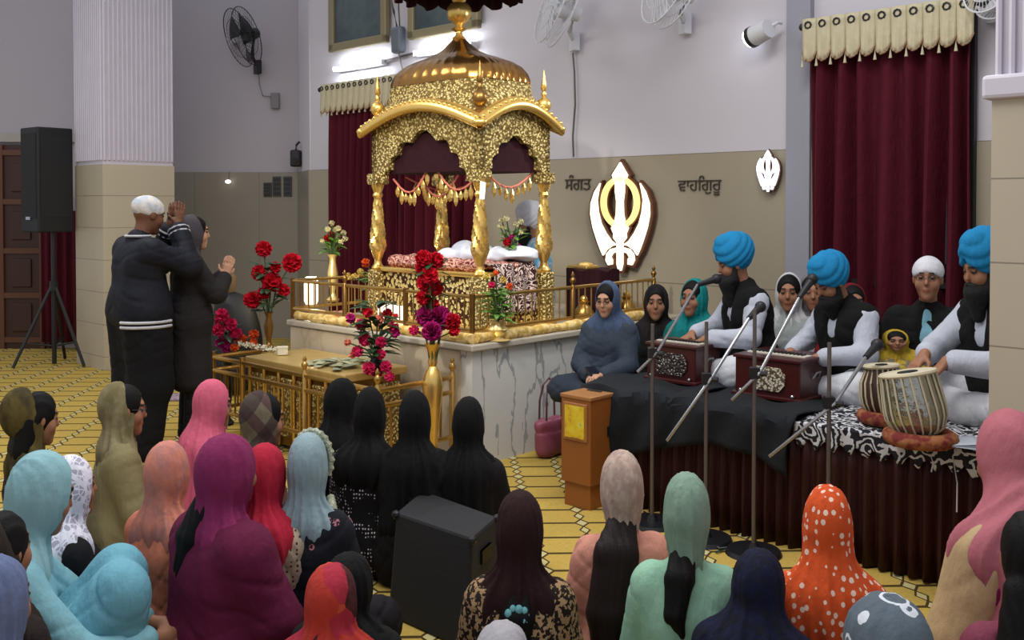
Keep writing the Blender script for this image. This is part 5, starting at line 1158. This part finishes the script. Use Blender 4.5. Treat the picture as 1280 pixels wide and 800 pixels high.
hc, HR = J['hc'], J['HR']; lc_ = fb('cream lace', (196, 200, 176), 'lace', (150, 154, 130), 1.2)
m = MB(); m.tube([hc + HR @ Vector(((.092 + .004 * (i % 2)) * math.sin(a), .045, .02 + .105 * math.cos(a))) for i, a in enumerate([R(-125 + 8 * k) for k in range(32)])], [.012 + .005 * (i % 2) for i in range(32)], 7); m.make('lace_border', lc_, v, smooth=True)
m = MB(); m.tube([hc + Vector(p) for p in ((.09, .04, -.12), (.13, -.02, -.2), (.15, -.09, -.28), (.17, -.11, -.40), (.19, -.10, -.55))], [.02, .03, .034, .036, .03], 8); m.make('lace_border', lc_, v, smooth=True)
aud('woman in a black scarf, leftmost of the black-clad women by the brass railing', 430, 476, 30, [G(BLKC, d=.04), G(DKT, **Nn), S(BLKS, length=.42, width=.04)], h=.007, hy=-20)
aud('woman in a black scarf and white-spotted black kameez', 463, 487, 8, [G(fb('white spotted kameez', (18, 18, 22), 'smalldots', (210, 206, 214), .95), d=.035), G(DKT, **Nn), S(BLKS, length=.12)])
aud('woman in plain black from scarf to hem, right of the white-spotted one', 519, 491, 4, [G(BLKC, d=.05, wide=.02), G(DKT, **Nn), S(BLKS, length=.36, width=.01)], top=.8)
aud('woman in a black scarf with a mauve hem showing, rightmost of the black-clad women', 586, 499, 6, [G(fb('mauve and black kameez', (20, 17, 20)), d=.03), G(fb('mauve trousers', (120, 84, 110)), **Nn), S(BLKS, length=.46)], top=.77)
aud('person in a black hood behind the patchwork scarf', 437, 694, 12, [G(BLKC, d=.03), G(DKT, **Nn), S(BLKS, length=.3)], top=.60)
aud('woman in an orange, pink and navy patchwork scarf low in the foreground', 415, 708, 5, [G(fb('rust kameez', (120, 44, 36)), d=.03), G(DKT, **Nn), S(fb('patchwork scarf', (140, 46, 40), 'patch', c2=(0, 0, 0)), length=.4, width=.02)], top=.62)
v, J = aud('woman in a dark brown scarf and leopard print kameez', 650, 617, 4, [G(fb('leopard kameez', (34, 24, 18), 'leopard', (158, 128, 92), 1.1), d=.03), G(DKT, **Nn), HA(tail=([(0, -.09, -.17), (.0, -.14, -.25), (0, -.14, -.36)], [.035, .04, .03])), S(fb('dark brown scarf', (40, 16, 18)), length=.06)], top=.76)
hc = J['hc']; m = MB()
for k in range(9): m.ball(hc + Vector((.035 * math.cos(k * .7), -.16 + .01 * math.sin(k * 3), -.235 + .02 * math.sin(k * .7))), .016, 8)
m.make('hair_tie', fabric('turquoise scrunchie', (110, 170, 176)), v, smooth=True, label='turquoise hair tie')
aud('pale grey covered head just showing at the bottom edge below the leopard print', 628, 781, 5, [G(fb('grey kameez', (110, 108, 112))), G(DKT, **Nn), S(fb('pale grey scarf', (168, 164, 168)), length=.2)], top=.60)
aud('woman in a pinkish grey scarf with very long dark hair over a peach kameez', 776, 567, -6, [G(fb('peach pink kameez', (212, 146, 126)), d=.03, wide=.01), G(fb('peach trousers', (206, 140, 120)), **Nn), HA(HAIRN, tail=([(0, -.05, -.09), (-.05, -.14, -.2), (-.09, -.18, -.38), (-.10, -.19, -.58)], [.035, .06, .058, .03])), S(fb('pinkish grey scarf', (172, 146, 136), 'band', (186, 164, 148)), length=.0, shoulder=False, width=-.02)], top=.80)
aud('woman in a sage green scarf and mint kameez with a black ponytail', 858, 595, 8, [G(fb('mint kameez', (150, 196, 168)), d=.03, sleeves=.5, wide=.01), G(fb('cream sleeves', (176, 168, 158)), d=.018, torso=False, sleeves=.75, name='sleeves'), G(fb('mint trousers', (140, 186, 160)), **Nn), HA(tail=([(-.01, -.05, -.10), (-.03, -.13, -.18), (-.05, -.165, -.28), (-.02, -.17, -.34)], [.03, .036, .026, .008])), S(fb('sage scarf', (134, 160, 140), 'band', (120, 146, 128)), length=.0, shoulder=False, width=-.02)], top=.80)
aud('figure wrapped in a navy blue scarf beside the orange spotted one', 950, 690, 30, [G(fb('navy kameez', (18, 22, 52)), d=.03), G(DKT, **Nn), S(fb('navy scarf', (16, 20, 50), 'band', (14, 15, 30)), length=.46, width=.07)], top=.66)
aud('woman wrapped in an orange scarf with white spots', 1034, 611, 12, [G(fb('orange spotted kameez', (206, 84, 36), 'dots', (226, 196, 176), 1.05), d=.045), G(DKT, **Nn), S(fb('orange spotted scarf', (212, 82, 34), 'dots', (230, 200, 180), 1.05), length=.4, width=.05)], top=.80)
aud('head under a sheer grey scarf with white looped embroidery at the bottom right', 1108, 748, 4, [G(fb('slate kameez', (84, 92, 100))), G(DKT, **Nn), S(fb('looped grey scarf', (92, 104, 114), 'loops', (206, 210, 216), 1.0), length=.35)], top=.72, q=1.0)
aud('woman in a rose and beige scarf over a magenta floral kameez at the right edge', 1262, 520, -14, [G(fb('magenta floral kameez', (116, 18, 68), 'floral', (190, 170, 150)), d=.04), G(fb('rose trousers', (180, 104, 120)), **Nn), S(fb('rose scarf', (176, 102, 112)), length=.42, width=.08), G(fb('beige shawl', (190, 164, 122)), name='shawl', torso=False, sleeves=.8, d=.055)], top=.95, q=1.05, lean=12)
aud('person with black hair cut by the right edge', 1284, 640, 12, [G(fb('dusky rose kameez', (130, 60, 80), 'floral', (30, 20, 20))), G(DKT, **Nn), HA(tail=([(0, -.08, -.08), (-.02, -.12, -.22), (-.02, -.13, -.4)], [.06, .065, .04]))], top=.84)
# ---- standing pair
v = at_h(190, 590, 0)
YS = v.y
def stand(label, px, py, hd_, cloth, y, **k):
    t_ = at_z(px, py, y); return person(label, (t_.x, t_.y), t_.z, 0, hd_, pose='stand', cloth=cloth, **k)
NAVY = fb('navy jacket', (22, 24, 34), rough=.7); 
o, J = stand('standing man in a navy jacket and white head cloth with hands raised in prayer', 186, 246, 42, [G(NAVY, d=.035, zlow=.80, wide=.02, name='jacket'), G(fb('black tracksuit trousers', (16, 17, 22)), name='trousers', torso=False, sleeves=0, legs=1, d=.05), ('t', dict(mat=fb('white head cloth', (222, 216, 210), 'band', (180, 188, 200)), small=True))], 6.2, arms='pray_high', hp=14, skin='d', h=.0065, hn=(1, 0, 0), curl=.05, q=1.0, cat='man')
m = MB(); T = J['T']
def hoop(m, z, rx, ry, rr=.006): m.tube([((.068 if math.cos(a * PI / 16) > 0 else -.068) + rx * math.cos(a * PI / 16), rx * math.sin(a * PI / 16), z) for a in range(25, 36)], rr, 6)
WS = fb('white knit stripe', (200, 200, 206))
for z_ in (.855, .885): m = MB(); hoop(m, z_, .178, .185, .010); m.make('hem_stripe', WS, o, smooth=True)
m = MB(); m.tube([T((.08 * math.cos(a * PI / 8), -.005 + .075 * math.sin(a * PI / 8), .60)) for a in range(16)], .008, 6, True); m.make('collar_stripe', WS, o, smooth=True)
for a, b, c, _ in J['arm']:
    for t_ in (.80, .9): p = b.lerp(c, t_); d_ = (c - b).normalized(); x_ = d_.orthogonal().normalized(); y_ = d_.cross(x_); m = MB(); m.tube([p + (x_ * math.cos(k * PI / 6) + y_ * math.sin(k * PI / 6)) * .066 for k in range(12)], .007, 5, True); m.make('cuff_stripe', WS, o, smooth=True)
o, J = stand('standing woman in a charcoal kameez and grey scarf with joined palms', 244, 271, 62, [G(fb('charcoal kameez', (40, 37, 38), rough=.95), d=.03, dress=.42, wide=.01), G(DKT, name='trousers', torso=False, sleeves=0, legs=1, d=.01), HA(), S(fb('grey scarf', (74, 68, 74)), length=.05, slip=.015)], 6.45, arms='pray', hp=4, skin='l', h=.0065, hn=(1, 0, 0), curl=.05)
# ---- performers on the stage
KUR = fb('white kurta', (186, 190, 202)); VST = fb('black waistcoat', (13, 13, 15), rough=.9); BLUE = fb('sky blue turban', (22, 126, 178), rough=.8)
def perf(label, px, py, n, base, hd_, cloth, **k):
    v = at_n(px, py, n); return person(label, (v.x, v.y), v.z - k.pop('crown', 0), base, hd_, cloth=cloth, cat=k.pop('cat', 'man'), **k)
VS = dict(name='waistcoat', sleeves=0, d=.042, open_front=.06, zlow=.12)
def reach(px_l, px_r): return None
arm1 = [((-.17, 0, .505), (-.25, .10, .31), (-.12, .33, .32), (.35, .9, -.25)), ((.17, 0, .505), (.26, .10, .33), (.12, .33, .32), (-.35, .9, -.25))]
perf('man in a blue turban singing at the silver-plated harmonium, left of three', 917, 290, 4.92, SZ, -100, [G(KUR, d=.022, name='kurta'), G(VST, **VS), G(SHAL, **Nn), ('t', dict(mat=BLUE)), ('b', dict(mat=BEARD, long=.12))], arms=arm1, hp=10, hy=-10, h=.006, crown=.075, skin='m', lean=6)
perf('man in a blue turban singing at the ivory-plated harmonium, middle of three', 1038, 313, 4.86, SZ, -112, [G(KUR, d=.022, name='kurta'), G(VST, **VS), G(SHAL, **Nn), ('t', dict(mat=BLUE)), ('b', dict(mat=BEARD, long=.08))], arms=arm1, hp=22, h=.006, crown=.07, skin='m', lean=8)
arm3 = [((-.17, 0, .505), (-.22, .20, .33), (-.07, .40, .38), (.2, .9, -.5)), ((.17, 0, .505), (.24, .20, .36), (.06, .42, .40), (-.1, .9, -.4))]
perf('man in a blue turban playing the drums, right of three', 1228, 285, 4.8, SZ, -108, [G(KUR, d=.024, name='kurta'), G(VST, **VS), G(SHAL, **Nn), ('t', dict(mat=BLUE)), ('b', dict(mat=BEARD, long=.1))], arms=arm3, hp=6, h=.006, crown=.075, lean=10, hy=-4)
# ---- people behind the stage
o, J = perf('woman in spectacles and a slate blue scarf holding a phone behind the donation box', 758, 355, 4.62, .42, 205, [G(fb('slate kameez blue', (56, 66, 78)), d=.03), G(fb('slate trousers', (50, 58, 70)), **Nn), HA(), S(fb('slate blue scarf', (72, 88, 116)), length=.22, slip=.02, width=.03), ('gl', dict(mat=None))], h=.006, hp=10, skin='l', cat='woman', q=.8, arms=[((-.17, 0, .505), (-.22, .10, .27), (-.05, .27, .22), (.2, .8, .1)), ((.17, 0, .505), (.23, .08, .27), (.06, .25, .20), (-.3, .8, 0))])
pw = o.matrix_basis @ Vector((0, .33, .24)); r = empty('mobile_phone', pw, 'black mobile phone held by the woman in the slate blue scarf', 'phone', R(20)); MB().box((0, 0, 0), (.07, .13, .01), (R(30), 0, 0)).make('phone_body', BLKP, r, bevel=.003); MB().box((0, 0, .0065), (.06, .12, .002), (R(30), 0, 0)).make('screen', plain('dark screen', (30, 34, 44), .1), r)
perf('woman in a black scarf looking out between the railing and the harmonium', 820, 358, 5.3, .25, 190, [G(BLKC, d=.03), G(DKT, **Nn), HA(), S(fb('dusky black scarf', (30, 24, 28)), length=.2, slip=.01)], h=.006, skin='m', cat='woman')
perf('woman in a teal scarf behind the left harmonium', 866, 351, 5.25, .3, 215, [G(fb('teal kameez', (10, 108, 106)), d=.03), G(DKT, **Nn), HA(), S(fb('teal scarf', (20, 134, 134)), length=.25, slip=.012)], h=.006, cat='woman')
perf('elderly woman in a pale grey shawl and white-edged scarf between the two harmonium players', 986, 344, 5.5, .35, 200, [G(fb('pale grey shawl', (158, 166, 164)), d=.04), G(SHAL, **Nn), HA(), S(fb('off white scarf', (196, 196, 196)), length=.2, slip=.03)], h=.006, cat='woman', skin='m')
perf('person in a white-edged dark scarf hidden beside the middle blue turban', 1016, 345, 5.6, .38, 195, [G(BLKC, d=.03), G(DKT, **Nn), HA(), S(fb('white edged scarf', (120, 116, 120)), length=.1, slip=.03)], cat='woman')
perf('woman in a dark red scarf peering from behind the middle blue turban', 1066, 357, 5.5, .38, 185, [G(fb('red kameez', (120, 16, 26)), d=.03), G(DKT, **Nn), HA(), S(fb('dark red scarf', (104, 16, 26)), length=.2, slip=.012)], h=.007, cat='woman')
perf('child in a yellow and red dress seated against the wide curtain', 1082, 385, 5.45, SZ - .1, 200, [G(fb('yellow dress', (206, 176, 30), 'band', (180, 40, 30), 1.2), d=.03), G(fb('yellow trousers', (200, 170, 40)), **Nn), HA()], h=.008, q=.62, cat='child', skin='m')
perf('child in a yellow scarf and pale blue trousers looking out behind the drums', 1120, 414, 5.0, SZ, 195, [G(fb('grey child kameez', (120, 116, 104), 'band', (190, 160, 50)), d=.03), G(fb('sky trousers', (120, 176, 200)), **Nn), HA(), S(fb('yellow scarf', (190, 160, 50)), length=.12, slip=.012)], h=.006, q=.72, cat='child', skin='m')
perf('man in spectacles, a white head covering and black jacket beside the drummer', 1160, 319, 5.2, SZ - .1, -152, [G(BLKC, d=.035, name='jacket', open_front=.07), G(fb('pale blue shirt', (120, 168, 186)), d=.012, sleeves=0, name='shirt'), G(DKT, **Nn), ('t', dict(mat=fb('white cap', (214, 214, 220)), small=True)), ('gl', dict(mat=None))], h=.006, hy=0, cat='man', crown=.01)
# ---- the reader behind the canopy
v = at_n(660, 251, 5.6)
perf('reader in a white turban and pale blue shawl seated behind the golden canopy', 661, 252, 5.62, PZ, -95, [G(fb('pale blue shawl', (96, 166, 200), 'band', (180, 196, 208)), d=.04, wide=.01), G(SHAL, **Nn), ('t', dict(mat=fb('white turban', (204, 206, 214)))), ('b', dict(mat=BEARD, long=.06))], h=.008, crown=.07, hp=10)
# ================================================================ light
w = bpy.data.worlds.new('world'); bpy.context.scene.world = w; w.use_nodes = True
w.node_tree.nodes['Background'].inputs[0].default_value = (.86, .9, 1, 1); w.node_tree.nodes['Background'].inputs[1].default_value = .34
def area(name, loc, size, e, col=(1, .97, .93), rot=(0, 0, 0), sy=None):
    l = bpy.data.lights.new(name, 'AREA'); l.size = size; l.energy = e; l.color = col
    if sy: l.shape = 'RECTANGLE'; l.size_y = sy
    o = bpy.data.objects.new(name, l); COL.objects.link(o); o.location = loc; o.rotation_euler = rot; return o
area('ceiling_panel_light', (-.5, 3.2, 4.5), 2.6, 60); area('ceiling_panel_light', (-3.4, 6.3, 4.5), 1.6, 45); area('ceiling_panel_light', (1.2, 4.3, 4.4), .9, 22)
c = Vector((PC.x, PC.y, 0))
def spot(name, loc, tgt, e, col, ang, soft=.05):
    l = bpy.data.lights.new(name, 'SPOT'); l.energy = e; l.color = col; l.spot_size = R(ang); l.spot_blend = .6; l.shadow_soft_size = soft
    o = bpy.data.objects.new(name, l); COL.objects.link(o); o.location = loc; o.rotation_euler = (Vector(tgt) - Vector(loc)).to_track_quat('-Z', 'Y').to_euler(); return o
spot('canopy_spot', (-2.0, 2.6, 4.2), PC + Vector((0, 0, .5)), 290, (1, .93, .8), 34, .12)
spot('canopy_spot', (1.0, 3.4, 4.2), PC + Vector((0.2, 0, .9)), 170, (1, .93, .8), 30, .12)
s_ = at_n(936, 45, 6.2); spot('wall_spot', s_ + Vector((-.1, -.1, 0)), s_ + Vector((-1.2, -.6, -.5)), 40, (.92, .96, 1), 100)
sc = bpy.context.scene
sc.view_settings.view_transform = 'Standard'; sc.view_settings.look = 'None'; sc.view_settings.gamma = 1; sc.view_settings.use_curve_mapping = False; sc.view_settings.exposure = .92
for o in list(bpy.data.objects):
    if 'label' in o and o['label'] == '': o['label'] = 'maroon curtain'
